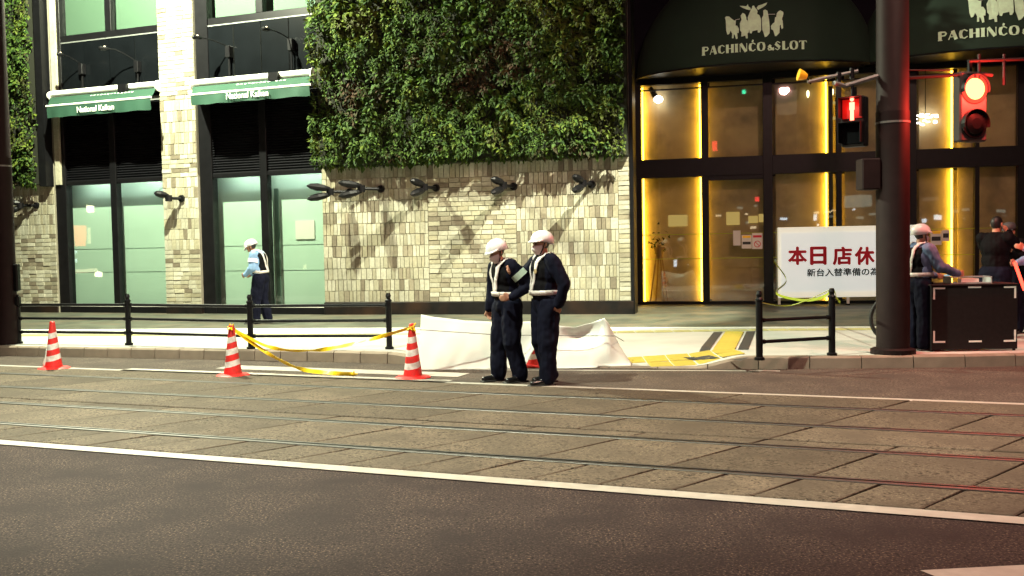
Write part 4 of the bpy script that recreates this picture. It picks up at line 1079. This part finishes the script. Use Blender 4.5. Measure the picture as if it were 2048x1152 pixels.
# ---- standing sign board
sY = 21.3
def sg(px, py): return atY(px, py, sY)
FS = Face(G(1557, 612, .15), 4.0)
u0, z1 = FS.uz(1556, 455); z0 = FS.z(1556, 596); u1 = u0 + 3.0
sign = root('sign_board', 'white standing sign board with red and black lettering in front of the entrance', 'sign board', FS.o, FS.rz)
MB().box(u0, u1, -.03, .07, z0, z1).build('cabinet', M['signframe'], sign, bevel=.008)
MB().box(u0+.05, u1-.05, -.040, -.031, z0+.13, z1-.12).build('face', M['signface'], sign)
for u in (u0+.02, u0+1.5, u1-.02): MB().box(u-.025, u+.025, .0, .05, .15, z0+.0).build('leg', M['white'], sign); MB().box(u-.03, u+.03, -.03, .33, .15, .18).build('foot', M['black'], sign)
def put_text(s, pxa, pxb, pyt, pyb, m, nm, bold, dy=-.05, halo=True):
    ua, zb_ = FS.uz(pxa, pyb); ub, zt_ = FS.uz(pxb, pyt); 
    zt_ = FS.z((pxa+pxb)/2, pyt); zb_ = FS.z((pxa+pxb)/2, pyb)
    o = text_mesh(nm, s, .3, m, sign, (0,0,0), (R(90),0,0), bold=0)
    thicken(o, .011 if bold > .005 else .007)
    X_ = [v.co.x for v in o.data.vertices]; Y_ = [v.co.y for v in o.data.vertices]
    sx = (ub-ua)/(max(X_)-min(X_)); sz = (zt_-zb_)/(max(Y_)-min(Y_)); o.scale = (sx, sz, 1)
    o.location = (ua-min(X_)*sx, dy, zb_-min(Y_)*sz)
    if False:
        h = text_mesh(nm+'_halo', s, .3, M['whitepaint'], sign, (0,0,0), (R(90),0,0), bold=bold+.012); h.scale = o.scale; h.location = (o.location.x, dy+.006, o.location.z)
for ch_, a, b in (('本',1575,1613),('日',1619,1652),('店',1664,1703),('休',1708,1748),('業',1753,1790)): put_text(ch_, a, b, 493, 530, M['red'], 'lettering', .009)
put_text('新台入替準備の為', 1613, 1756, 536, 552, M['ink'], 'small_lettering', .002, halo=True)
# lime tape by the sign and cord over the fence
tape('lime_tape', 'lime yellow tape tied to the sign board and drooping in a loop', 'tape', [sg(1549,492)+Vector((0,-.1,0)), sg(1552,520)+Vector((0,-.1,0)), sg(1534,522)+Vector((0,-.6,0)), sg(1534,555)+Vector((0,-1.5,0)), atY(1552,586,18), atY(1600,600,16), atY(1640,596,13.5), f2+Vector((0,0,-.05))], .045, 'limetape', .5)
tape('lime_tape', 'short tail of lime tape hanging off the taller fence post', 'tape', [f2+Vector((.02,-.05,-.05)), f2+Vector((.05,-.05,-.15)), f2+Vector((.09,-.05,-.2))], .035, 'limetape', .3)
tag(MB().tube(catmull([f1, atY(1570,612,12.3), atY(1610,602,12.2), f2+Vector((0,0,-.03))]), .006, 6).build('cord', M['limetape']), 'thin yellow cord strung between the two short fence posts', 'cord')

# ---- flower stand inside the first window
fs_ = root('flower_stand', 'wooden flower stand on splayed legs behind the first entrance pane', 'flower stand', FC.P(uC(1316), .17, -.24), FC.rz)
zt_ = FC.z(1316, 520) - .17
for (a, b) in ((-.22,-.06),(-.10,.0),(.20,.06),(.1,.0)): MB().tube([(b+(a-b)*1.0, -.08 if abs(a) > .15 else .08, 0),(b*.5,0,zt_+.35)], .018, 6).build('leg', M['wood'], fs_)
MB().lathe([(.05,zt_+.0),(.12,zt_+.25),(.15,zt_+.3)], 12).build('basket', M['wood'], fs_)
mb = MB()
for k in range(40):
    p = Vector((random.gauss(0,.13), random.gauss(0,.06), zt_+.48+random.gauss(0,.14))); d = Vector((random.uniform(-1,1),random.uniform(-1,1),random.uniform(-1,1))).normalized()*.08
    mb.add([p, p+d, p+Vector((d.y,d.z,d.x))], [(0,1,2)])
tag(mb.build('flower_foliage', M['leaf'], fs_), kind='stuff')

# ---- dark board table with white corner marks
FT = Face(G(1863, 704, .15), 1.5)
tb = root('folding_table', 'dark board fronted table with pale corner marks, beside the officer', 'table', FT.o, FT.rz)
tu0, tu1 = 0.0, FT.u(2035, 640); tz1 = FT.z(1950, 568); tz0 = .15 + .025
MB().box(tu0, tu1, 0, .03, tz0, tz1-.02).build('front_board', M['board'], tb, bevel=.004)
MB().box(tu0-.01, tu1+.01, -.015, .62, tz1-.02, tz1).build('table_top', M['board'], tb, bevel=.004)
for u in (tu0+.02, tu1-.02):
    for y in (.05, .58): MB().box(u-.014, u+.014, y-.014, y+.014, .15, tz1-.02).build('leg', M['black'], tb)
def mark(u0, u1, z0, z1): MB().box(u0, u1, -.004, -.0005, z0, z1).build('corner_mark', M['whitepaint'], tb)
e = .02; l = .15; w_ = .022
for (sx, uu) in ((1, tu0+e), (-1, tu1-e)):
    for (sz, zz_) in ((-1, tz1-.035), (1, tz0+.09)):
        a, b = sorted((uu, uu+sx*l)); c, d = sorted((zz_, zz_+sz*w_)); mark(a, b, c, d)
        a, b = sorted((uu, uu+sx*w_)); c, d = sorted((zz_+sz*(w_+.001), zz_+sz*l)); mark(a, b, c, d)
um = (tu0+tu1)/2; mark(um-.08, um+.08, tz1-.05, tz1-.028); mark(um-.07, um+.09, tz0+.09, tz0+.112)
ty = root('wire_tray', 'clear wire tray lying on the dark board table', 'tray', FT.P((FT.u(1952,560)), tz1, -.25), FT.rz)
mb = MB(); frame_rect(mb, -.26, .26, 0.0, .09, .012, -.12, -.11); frame_rect(mb, -.26, .26, 0.0, .09, .012, .11, .12); mb.box(-.26,-.25,-.11,.11,.0,.09); mb.box(.25,.26,-.11,.11,.0,.09)
mb.build('tray_side', M['clear'], ty)
MB().box(-.249, .249, -.11, .11, 0.004, .014).build('tray_floor', M['clear'], ty); MB().box(-.1,.12,-.06,.06,.016,.06).build('tray_contents', M['white'], ty)

# ---- bicycle behind the pole
bi = root('bicycle', 'black bicycle parked behind the thick pole, wheel rim showing', 'bicycle', atY(1790,664,13.4)+Vector((0,0,0)), R(-3)); bi.location.z = .15
bi.location.x = atY(1788,664,13.4).x
def ring(r_, t_, cx, cz, n=32, k=8):
    mb = MB(); vs = []; fs = []
    for i in range(n):
        a = 2*math.pi*i/n
        for j in range(k):
            b = 2*math.pi*j/k; rr = r_+t_*math.cos(b); vs.append((cx+rr*math.cos(a), t_*math.sin(b), cz+rr*math.sin(a)))
    for i in range(n):
        for j in range(k): fs.append((i*k+j, ((i+1)%n)*k+j, ((i+1)%n)*k+(j+1)%k, i*k+(j+1)%k))
    return mb.add(vs, fs)
for cx in (0, 1.05):
    wh = ring(.32,.022,cx,.34).build('wheel', M['rubber'], bi, smooth=True); ring(.295,.01,cx,.34).build('rim', M['rail'], wh, smooth=True)
    sp = MB()
    for k in range(18): a = 2*math.pi*k/18; sp.tube([(cx,0,.34),(cx+.295*math.cos(a),0,.34+.295*math.sin(a))], .0015, 4)
    sp.build('spokes', M['rail'], wh); MB().tube([(cx,-.04,.34),(cx,.04,.34)], .02, 8).build('hub', M['black'], wh)
fr_ = MB()
for a, b in (((0,0,.34),(.18,0,.82)),((.18,0,.75),(.6,0,.30)),((.16,0,.82),(.7,0,.78)),((.6,0,.30),(.72,0,.88)),((.6,0,.30),(1.05,0,.34)),((.70,0,.76),(1.05,0,.34))): fr_.tube([a,b], .016, 8)
fr_.build('bicycle_frame', M['black'], bi)
MB().tube([(.16,0,.82),(.14,0,.98),(.2,-.25,1.0)], .012, 6).build('handlebar', M['black'], bi)
MB().lathe([(.05,0),(.11,.02),(.09,.05)], 12, M=Matrix.Translation((.73,0,.88))).build('saddle', M['blueshirt'], bi)

# ---- street opposite, seen mirrored in the glass
opp = root('opposite_building', 'dark office building across the street with lit windows and signs', 'building', (0,-16,0), 0)
MB().box(-45, 45, -4, 0, 0, 16).build('wall', M['concrete'], opp)
M['win1'] = emis('far_window', (1,.85,.6), .5); M['sgn'] = emis('far_sign', (.75,.88,1), 7); M['win2'] = emis('far_window_cool', (.85,1,.85), 1.1)
for i in range(22):
    for j in range(4):
        if random.random() < .12: MB().box(-25+i*2.3, -23.6+i*2.3, .01, .03, 3.2+j*3, 4.6+j*3).build('window', M['win1'] if random.random() < .6 else M['win2'], opp)
def mirror_at(px, py, Y=-15.9, FC=FC):
    d = ray(px, py); n = FC.n; t = (FC.o - CO).dot(n)/d.dot(n); p = CO + d*t; rfl = d - n*2*d.dot(n); k = (Y - p.y)/rfl.y; return p + rfl*k
for (a, b, c, d, m) in ((1560,1573,434,439,'sgn'),(1580,1600,432,439,'sgn'),(1602,1632,428,440,'sgn'),(1688,1742,392,412,'win2'),(1845,1855,438,446,'sgn'),(1870,1884,430,440,'sgn'),(1905,1918,420,425,'win2'),(1925,1940,418,423,'win2'),(1995,2012,420,425,'win2'),(1356,1374,526,536,'sgn'),(1848,1880,395,400,'win1')):
    p, q = mirror_at(a, c), mirror_at(b, d); MB().box(min(p.x,q.x), max(p.x,q.x), .02, .08, min(p.z,q.z), max(p.z,q.z)).build('lit_sign', M[m], opp)

M['sgo'] = emis('far_sign_orange', (1,.20,.06), 9); M['sgw'] = emis('far_lamp_warm', (1,.9,.6), 26); M['sgs'] = emis('far_lamp_soft', (1,.8,.5), 5)
M['sgr'] = emis('far_red', (1,.05,.05), 8); M['sgg'] = emis('far_green', (.05,1,.5), 9)
side = root('side_building', 'dark building at the far end of the street with lit shop signs', 'building', (-42,0,0), 0)
MB().box(-4, 0, -30, 22, 0, 14).build('wall', M['concrete'], side)
for (a, b, c, d, m) in ((139,166,450,492,'sgo'),(168,177,455,488,'sgs'),(186,199,571,592,'sgw'),(168,184,410,424,'sgw'),(137,148,502,508,'sgn'),(137,148,518,525,'sgn'),(604,612,560,612,'sgs'),(140,190,540,546,'sgs')):
    ps = []
    for (x, y) in ((a, c), (b, d)):
        dd = ray(x, y); n = FA.n; t = (FA.o - CO).dot(n)/dd.dot(n); p = CO + dd*t; rf = dd - n*2*dd.dot(n); ps.append(p + rf*((-42-p.x)/rf.x))
    p, q = ps; MB().box(.02, .1, min(p.y,q.y), max(p.y,q.y), max(.2,min(p.z,q.z)), max(.5,p.z,q.z)).build('lit_sign', M[m], side)
for k in range(26):
    a = random.uniform(1425, 2030); c = random.uniform(404, 452); w_ = random.uniform(4, 16); h_ = random.uniform(2, 5)
    p, q = mirror_at(a, c), mirror_at(a+w_, c+h_); MB().box(min(p.x,q.x), max(p.x,q.x), .02, .08, min(p.z,q.z), max(p.z,q.z)).build('lit_sign', M[random.choice(['sgn','win2','sgs','sgs','win1'])], opp)
for (a, b, c, d, m) in ((1424,1434,282,300,'sgr'),(1484,1492,180,187,'sgg'),(1510,1518,395,404,'sgr'),(1340,1360,520,532,'sgn')):
    p, q = mirror_at(a, c), mirror_at(b, d); MB().box(min(p.x,q.x), max(p.x,q.x), .02, .08, min(p.z,q.z), max(p.z,q.z)).build('lit_sign', M[m], opp)

# ================================================================== PEOPLE
def rot_to(d):
    return Vector((0,0,1)).rotation_difference(d.normalized()).to_matrix()
def build_person(label, base, heading, H, J=None, style=None, head_pitch=0, head_yaw=0, seed=0):
    st = dict(top='navy', sleeve='navy', trouser='navy', vest=True, vestmat='vestblack', hat='helmet', mask=True, straps=True); st.update(style or {})
    k = H/1.72
    D = dict(pelvis=(0,0,.93), belly=(.01,0,1.08), chest=(0,0,1.27), neck=(0,0,1.44), head=(.035,0,1.585),
             hipL=(0,.095,.90), hipR=(0,-.095,.90), kneeL=(.02,.115,.49), kneeR=(.02,-.115,.49), ankL=(-.02,.125,.09), ankR=(-.02,-.125,.09),
             shL=(0,.185,1.405), shR=(0,-.185,1.405), elL=(-.03,.25,1.13), elR=(-.03,-.25,1.13), wrL=(.06,.25,.89), wrR=(.06,-.25,.89), hdL=(.03,0,-1), hdR=(.03,0,-1), toeL=(.17,.155,.035), toeR=(.17,-.155,.035))
    D.update(J or {}); D = {a: Vector(b) for a, b in D.items()}
    prims = []  # (kind,label,...)
    def cap(a, b, r0, r1, lab): prims.append(('c', lab, Vector(a), Vector(b), r0, r1))
    def ell(c, r, lab, Rm=None): prims.append(('e', lab, Vector(c), Vector(r), Rm or Matrix.Identity(3)))
    sp = (D['neck']-D['pelvis']).normalized(); Rt = rot_to(sp)
    ell(D['chest'], (.150,.205,.22), 'torso', Rt); ell(D['belly'], (.155,.192,.20), 'torso', Rt); ell(D['pelvis'], (.152,.190,.16), 'trouser')
    ell(D['chest']+sp*.02+Vector((.03,0,0)), (.115,.15,.15), 'torso', Rt)
    ntor = 4
    for s in 'LR':
        cap(D['neck']+Vector((0,0,-.035)), D['sh'+s], .068, .078, 'torso')
        cap(D['sh'+s], D['el'+s], .088, .074, 'sleeve'); cap(D['el'+s], D['wr'+s], .074, .052, 'sleeve')
        cap(D['hip'+s], D['knee'+s], .136, .112, 'trouser'); cap(D['knee'+s], D['ank'+s]+Vector((0,0,.0)), .108, .092, 'trouser')
        cap(D['ank'+s], D['ank'+s]+Vector((0,0,-.03)), .055, .05, 'shoe'); cap(D['ank'+s]+Vector((-.03,0,-.045)), D['toe'+s], .045, .036, 'shoe')
        # hand: palm, four fingers, thumb
        hd = D['hd'+s].normalized(); w0 = D['wr'+s]; side = hd.cross(Vector((0,1,0))); side = (side if side.length > .2 else Vector((1,0,0))).normalized(); nrm = side.cross(hd).normalized()
        cap(w0, w0+hd*.03, .030, .030, 'skin')
        for f, ln in zip((-1.5,-.5,.5,1.5), (.060,.074,.078,.068)):
            b0 = w0+hd*.085+side*.019*f; cap(w0+hd*.02+side*.012*f, b0, .016, .013, 'skin')
            inn = nrm*(-1 if s == 'L' else 1)
            b1 = b0+(hd*.8+inn*.5).normalized()*ln*.55; b2 = b1+(hd*.4+inn*.9).normalized()*ln*.45
            cap(b0, b1, .0105, .010, 'skin'); cap(b1, b2, .010, .008, 'skin')
        cap(w0+hd*.03+side*.02, w0+hd*.065+side*.052, .014, .012, 'skin'); cap(w0+hd*.065+side*.052, w0+hd*.095+side*.055, .012, .009, 'skin')
    Rh = Matrix.Rotation(head_yaw,3,'Z') @ Matrix.Rotation(head_pitch,3,'Y')
    hc = D['head']; h = lambda x, y, z: hc + Rh @ Vector((x,y,z))
    cap(D['neck']+Vector((0,0,-.04)), hc+Vector((-.01,0,-.07)), .058, .054, 'skin')
    ell(h(-.005,0,.03), (.098,.077,.098), 'head', Rh); ell(h(.03,0,-.045), (.062,.056,.065), 'skin', Rh); ell(h(.05,0,-.085), (.035,.035,.028), 'skin', Rh)
    cap(h(.088,0,.015), h(.107,0,-.022), .011, .015, 'skin'); cap(h(.085,-.03,.035), h(.085,.03,.035), .012, .012, 'skin'); cap(h(.085,-.018,-.058), h(.085,.018,-.058), .010, .010, 'skin')
    for s in (-1, 1): ell(h(-.005,s*.080,.0), (.020,.010,.032), 'skin', Rh)
    # mesh of all primitives, then fuse into one surface
    bm = bmesh.new(); tb_ = bmesh.new()
    def add_e(B, c, r, Rm):
        bmesh.ops.create_uvsphere(B, u_segments=16, v_segments=12, radius=1, matrix=Matrix.Translation(c) @ Rm.to_4x4() @ Matrix.Diagonal((*r,1)))
    for i, p in enumerate(prims):
        if p[0] == 'e':
            add_e(bm, p[2], p[3], p[4])
            if i < ntor: add_e(tb_, p[2], p[3]*1.0, p[4])
        else:
            _, lab, a, b, r0, r1 = p; d = b-a; L_ = max(d.length, 1e-4); q = d.to_track_quat('Z','Y').to_matrix().to_4x4() if d.length > 1e-5 else Matrix.Identity(4)
            mb = MB(); pr = []
            for t in range(5): an = math.pi/2*(t/4); pr.append((max(.0006, r0*math.sin(an)), -r0*math.cos(an)))
            for t in range(5): an = math.pi/2*(t/4); pr.append((max(.0006, r1*math.cos(an)), L_+r1*math.sin(an)))
            mb.lathe(pr, 12, M=Matrix.Translation(a) @ q)
            vv = [bm.verts.new(v) for v in mb.v]
            for f in mb.f: bm.faces.new([vv[j] for j in f])
            if lab == 'torso' : 
                vv = [tb_.verts.new(v) for v in mb.v]
                for f in mb.f: tb_.faces.new([vv[j] for j in f])
    me = bpy.data.meshes.new('body'); bm.to_mesh(me); bm.free()
    tbvh = BVHTree.FromBMesh(tb_); tb_.free()
    o = bpy.data.objects.new('tmp', me); COL.objects.link(o)
    rm = o.modifiers.new('r', 'REMESH'); rm.mode = 'VOXEL'; rm.voxel_size = .0095; rm.use_smooth_shade = True
    smd = o.modifiers.new('s', 'SMOOTH'); smd.factor = .5; smd.iterations = 3
    bpy.context.view_layer.update()
    me2 = bpy.data.meshes.new_from_object(o.evaluated_get(bpy.context.evaluated_depsgraph_get())); COL.objects.unlink(o); bpy.data.objects.remove(o); me2.name = 'body'
    nV = len(me2.vertices); co = np.zeros(nV*3); me2.vertices.foreach_get('co', co); co = co.reshape(-1,3)
    nP = len(me2.polygons); cen = np.zeros(nP*3); me2.polygons.foreach_get('center', cen); cen = cen.reshape(-1,3)
    def dist(P_, p):
        if p[0] == 'e':
            q = (P_ - np.array(p[2])) @ np.array(p[4]); r_ = np.array(p[3]); return (np.linalg.norm(q/r_, axis=1)-1)*r_.min()
        a, b = np.array(p[2]), np.array(p[3]); d = b-a; t = np.clip(((P_-a)@d)/max(d@d,1e-9), 0, 1); return np.linalg.norm(P_-(a+t[:,None]*d), axis=1) - (p[4]+(p[5]-p[4])*t)
    labs = [p[1] for p in prims]
    lab = np.argmin(np.stack([dist(cen, p) for p in prims]), axis=0); labv = np.argmin(np.stack([dist(co, p) for p in prims]), axis=0)
    # cloth folds
    nr = np.zeros(nV*3); me2.vertices.foreach_get('normal', nr); nr = nr.reshape(-1,3)
    for i in range(nV):
        l_ = labs[labv[i]]
        if l_ in ('torso','sleeve','trouser'):
            v = co[i]; a_ = noise.noise(Vector((v[0]*9+seed, v[1]*9, v[2]*5))) * .016 + noise.noise(Vector((v[0]*20, v[1]*20+seed, v[2]*14))) * .009
            co[i] += nr[i]*a_
    me2.vertices.foreach_set('co', co.reshape(-1))
    mats = ['skin', 'hair', st['top'], st['sleeve'], st['trouser'], 'shoe', st['vestmat']]
    me2.materials.clear()
    for m_ in mats: me2.materials.append(M[m_])
    mi = np.zeros(nP, int)
    hcv = np.array(hc); Rhn = np.array(Rh)
    for i in range(nP):
        l_ = labs[lab[i]]; c = cen[i]
        if l_ == 'skin': m_ = 0
        elif l_ == 'head':
            q = Rhn.T @ (c-hcv); m_ = 1 if (q[2] > .075 or q[0] < -.005 and q[2] > -.06 or (q[0] < .03 and q[2] > .04)) else 0
        elif l_ == 'torso':
            zrel = c[2]
            m_ = 2
            if st['vest'] and 1.0 < zrel < 1.42 and abs(c[1]) < .165: m_ = 6
            if zrel < .99: m_ = 4
        elif l_ == 'sleeve': m_ = 3
        elif l_ == 'trouser': m_ = 4
        else: m_ = 5
        mi[i] = m_
    me2.polygons.foreach_set('material_index', mi); me2.polygons.foreach_set('use_smooth', [True]*nP); me2.update()
    a = root('person', label, 'person', base, heading); a.scale = (k,k,k)
    link('body', me2, a)
    # reflective straps
    def proj(pts, w_=.05, out=.016, name='reflective_strap', m='reflect'):
        C = catmull([Vector(p) for p in pts], 10); S = []; Nn = []
        for p in C:
            loc, n_, _, _ = tbvh.find_nearest(p); 
            n_ = (p-loc).normalized() if (p-loc).length > .02 else n_
            S.append(loc + n_*out); Nn.append(n_)
        ws = []
        for i in range(len(S)):
            t = S[min(i+1,len(S)-1)]-S[max(i-1,0)]; ws.append(tuple(t.cross(Nn[i]).normalized()))
        for i in range(1, len(ws)):
            if Vector(ws[i]).dot(Vector(ws[i-1])) < 0: ws[i] = tuple(-Vector(ws[i]))
        ob = MB().ribbon(S, ws, w_).build(name, M[m], a, smooth=True); sl = ob.modifiers.new('t','SOLIDIFY'); sl.thickness = .005; sl.offset = 0; return ob
    if st['straps']:
        zb = 1.03
        cx = D['belly'].x
        proj([(cx+.3*math.cos(t), .35*math.sin(t), zb) for t in np.linspace(0, 2*math.pi, 17)], .055, .018)
        for s in (-1, 1):
            cxx = D['chest'].x
            proj([(cx+.26,.02*s,zb), (cxx+.26,.05*s,1.18), (cxx+.24,.09*s,1.32), (cxx+.14,.115*s,1.50), (cxx,.125*s,1.60), (cxx-.14,.115*s,1.50), (cxx-.24,.09*s,1.32), (cx-.26,.05*s,1.16), (cx-.26,.03*s,zb)], .05, .016)
    if st.get('armband'):
        pL_, pE = D['shL'], D['elL']; c = pL_.lerp(pE,.45); d = (pE-pL_).normalized()
        MB().tube([c-d*.038, c+d*.038], .097, 18, cap=False).build('arm_band', M[st['armband']], a)
    if st.get('badge'):
        loc, n_, _, _ = tbvh.find_nearest(Vector((.3,.10,1.30))); MB().tube([loc+n_*.012, loc+n_*.02], .028, 12).build('badge', M['bulb0'], a)
    HM = Matrix.Translation(hc) @ Rh.to_4x4()
    if st['hat'] == 'helmet':
        mb = MB(); vs = []; fs = []; nu, nv = 28, 9
        for j in range(nv+1):
            ph = math.pi/2*j/nv
            for i in range(nu):
                th = 2*math.pi*i/nu; r_ = math.cos(ph*.98)
                low = .012 if math.cos(th) > 0 else -.028*(-math.cos(th))
                x = .137*r_*math.cos(th)*(1.04 if math.cos(th) < 0 else 1) - .008; y = .115*r_*math.sin(th); z = .045 + (low if j == 0 else 0) - (.03 if j == 0 and math.cos(th) < .3 else 0) + .118*math.sin(ph)
                vs.append((x,y,z))
        for j in range(nv):
            for i in range(nu): i2 = (i+1)%nu; fs.append((j*nu+i, j*nu+i2, (j+1)*nu+i2, (j+1)*nu+i))
        fs.append(tuple(nv*nu+i for i in range(nu)))
        hm = mb.add([HM @ Vector(v) for v in vs], fs).build('helmet', M['helmet'], a, smooth=True); sl = hm.modifiers.new('t','SOLIDIFY'); sl.thickness = .006
        mb = MB(); vs = []
        for i in range(15):
            th = R(-75+150*i/14)
            for q, z in ((1.0,.062),(1.0+.24*math.cos(th)**1.2,.040)): vs.append(HM @ Vector((.137*q*math.cos(th)-.006, .114*(1+(q-1)*.7)*math.sin(th), z)))
        br = mb.add(vs, [(2*i,2*i+1,2*i+3,2*i+2) for i in range(14)]).build('helmet_brim', M['helmet'], hm, smooth=True); sl = br.modifiers.new('t','SOLIDIFY'); sl.thickness = .006
        vs = []; mb = MB()
        P = [HM @ Vector((.085*math.sin(t)*.75+.0, .088*math.cos(t), .03-.16*math.sin(t))) for t in np.linspace(0, math.pi, 15)]
        mb.tube(P, .007, 6, cap=False).build('chin_strap', M['rubber'], hm)
    elif st['hat'] == 'cap':
        mb = MB(); mb.lathe([(.095,.05),(.105,.075),(.10,.12),(.07,.155),(.01,.17)], 20, M=HM @ Matrix.Translation((-.01,0,0))); cp_ = mb.build('cap', M['capgrey'], a, smooth=True)
        vs = []
        for i in range(11):
            th = R(-60+120*i/10)
            for q in (1, 1.55): vs.append(HM @ Vector((.1*q*math.cos(th)-.01, .1*(1+(q-1)*.3)*math.sin(th), .062-(q-1)*.02)))
        MB().add(vs, [(2*i,2*i+1,2*i+3,2*i+2) for i in range(10)]).build('cap_peak', M['capgrey'], cp_)
    if st['mask']:
        vs = []; n1, n2 = 12, 8
        for i in range(n1+1):
            th = R(-78+156*i/n1)
            for j in range(n2+1):
                ph = j/n2; z = -.005 - .105*ph; r_ = .078 + .035*math.sin(math.pi*min(1,ph*1.1+.15))*math.cos(th)**2
                vs.append(HM @ Vector((.012+r_*math.cos(th)*1.02, .070*math.sin(th)*(1-.35*ph**2), z)))
        mk = MB().add(vs, [(i*(n2+1)+j, (i+1)*(n2+1)+j, (i+1)*(n2+1)+j+1, i*(n2+1)+j+1) for i in range(n1) for j in range(n2)]).build('face_mask', M['mask'], a, smooth=True)
        sl = mk.modifiers.new('t','SOLIDIFY'); sl.thickness = .003
    for s in (-1, 1): MB().lathe([(.001,-.009),(.009,0),(.001,.009)], 8, M=HM @ Matrix.Translation((.088,s*.030,.016))).build('eye', M['hair'], a)
    for s in 'LR':
        # sole
        t0, t1 = D['ank'+s], D['toe'+s]; MB().box(t0.x-.085, t1.x+.045, (t0.y+t1.y)/2-.05, (t0.y+t1.y)/2+.05, .0, .022).build('shoe_sole', M['rubber'], a, bevel=.008)
    return a, D
M['capgrey'] = mat('cap_grey', (.05,.055,.06), .7); M['bulb0'] = mat('badge_gold', (.7,.55,.3), .3, metal=.5); M['armgreen'] = mat('armband', (.45,.6,.5), .5)

gA = G(1094, 768); gB = G(1018, 763)
build_person('taller officer in navy with white helmet and mask, his arm on his colleague\'s shoulder', gA, R(202), 1.735,
    J=dict(elR=(.16,-.27,1.24), wrR=(.30,-.19,1.34), hdR=(1,.3,-.6), elL=(-.10,.30,1.14), wrL=(-.06,.24,.92), hdL=(.1,-.3,-1), kneeL=(.03,.12,.49), ankL=(.05,.13,.09), toeL=(.24,.15,.035), ankR=(-.10,-.12,.09), toeR=(.09,-.14,.035)),
    style=dict(badge=True), head_pitch=.08, head_yaw=.05, seed=1)
build_person('shorter officer in navy with white helmet and mask, head bowed, hand at the belt', gB, R(212), 1.68,
    J=dict(neck=(.06,0,1.43), chest=(.03,0,1.27), head=(.13,0,1.555), shL=(.05,.185,1.39), shR=(.05,-.185,1.39), elL=(-.12,.29,1.16), wrL=(.10,.26,1.03), hdL=(1,-.2,-.1), elR=(.05,-.26,1.12), wrR=(.12,-.24,.88), ankL=(-.08,.13,.09), toeL=(.11,.16,.035), ankR=(.07,-.12,.09), toeR=(.26,-.14,.035), kneeR=(.06,-.115,.49)),
    style=dict(armband='armgreen', badge=False), head_pitch=.42, seed=5)
gC = G(524, 647, .15)
build_person('officer in a light blue shirt and white helmet looking down on the far pavement', gC, R(172), 1.68,
    J=dict(neck=(.08,0,1.43), chest=(.03,0,1.27), head=(.17,0,1.54), shL=(.06,.18,1.39), shR=(.06,-.18,1.39), elL=(.07,.24,1.12), wrL=(.24,.16,1.0), hdL=(1,-.4,-.5), elR=(.07,-.24,1.12), wrR=(.24,-.16,1.0), hdR=(1,.4,-.5), ankL=(.08,.12,.09), toeL=(.27,.14,.035), kneeL=(.07,.115,.49), ankR=(-.09,-.12,.09), toeR=(.10,-.14,.035)),
    style=dict(sleeve='blueshirt', top='blueshirt', mask=False, armband='mask'), head_pitch=.65, seed=9)
gD = G(1838, 699, .15)
build_person('officer in a slate blue shirt with white helmet reaching onto the dark table', gD, R(12), 1.60,
    J=dict(elR=(.14,-.26,1.15), wrR=(.46,-.20,1.05), hdR=(1,.1,-.2), elL=(.10,.25,1.13), wrL=(.34,.16,1.02), hdL=(1,-.2,-.2), shR=(.03,-.185,1.40)),
    style=dict(sleeve='slate', top='slate'), head_pitch=.1, seed=13)
eY = 13.9
pE_ = atY(1990, 660, eY); pE_.z = .15
build_person('bare headed man in black behind the table with a hand raised to his face', pE_, R(35), 1.74,
    J=dict(elR=(.22,-.22,1.26), wrR=(.22,-.06,1.47), hdR=(-.2,.3,1), elL=(.2,.25,1.2), wrL=(.34,.08,1.22), hdL=(1,-.3,.1)),
    style=dict(vest=False, straps=False, hat=None, mask=False, top='vestblack', sleeve='vestblack'), head_pitch=.15, seed=17)
pF_ = atY(2020, 660, 14.5); pF_.z = .15
build_person('masked man in a grey cap and dark jacket beside the bare headed man', pF_, R(215), 1.62,
    J=dict(elL=(.15,.24,1.18), wrL=(.30,.12,1.25), hdL=(1,0,.2)), style=dict(vest=False, straps=False, hat='cap', top='vestblack', sleeve='vestblack'), head_pitch=.15, seed=21)
pG_ = atY(2098, 660, 13.3); pG_.z = .15
gq, Dg = build_person('person in a pale shirt mostly beyond the picture edge, reaching in with a lit baton', pG_, R(180), 1.66,
    J=dict(elL=(.22,.20,1.20), wrL=(.42,.16,1.32), hdL=(1,0,.3), elR=(.15,-.22,1.15), wrR=(.36,-.16,1.12), hdR=(1,0,-.2)), style=dict(vest=False, straps=False, sleeve='blueshirt', top='blueshirt'), seed=23)
bt = root('signal_baton', 'glowing red signal baton held at the picture edge above the table', 'baton', (0,0,0))
MB().tube([atY(2029,524,13.0), atY(2049,580,13.0)], [.022,.020], 12).build('baton_tube', M['baton'], bt); MB().tube([atY(2049,580,13.0), atY(2057,602,13.0)], .019, 10).build('handle', M['black'], bt)
li = bpy.data.lights.new('baton_glow', 'POINT'); li.energy = 7; li.color = (1,.05,.03); li.shadow_soft_size = .08
lo = bpy.data.objects.new('baton_glow', li); COL.objects.link(lo); lo.parent = bt; lo.location = atY(2036,552,12.9)
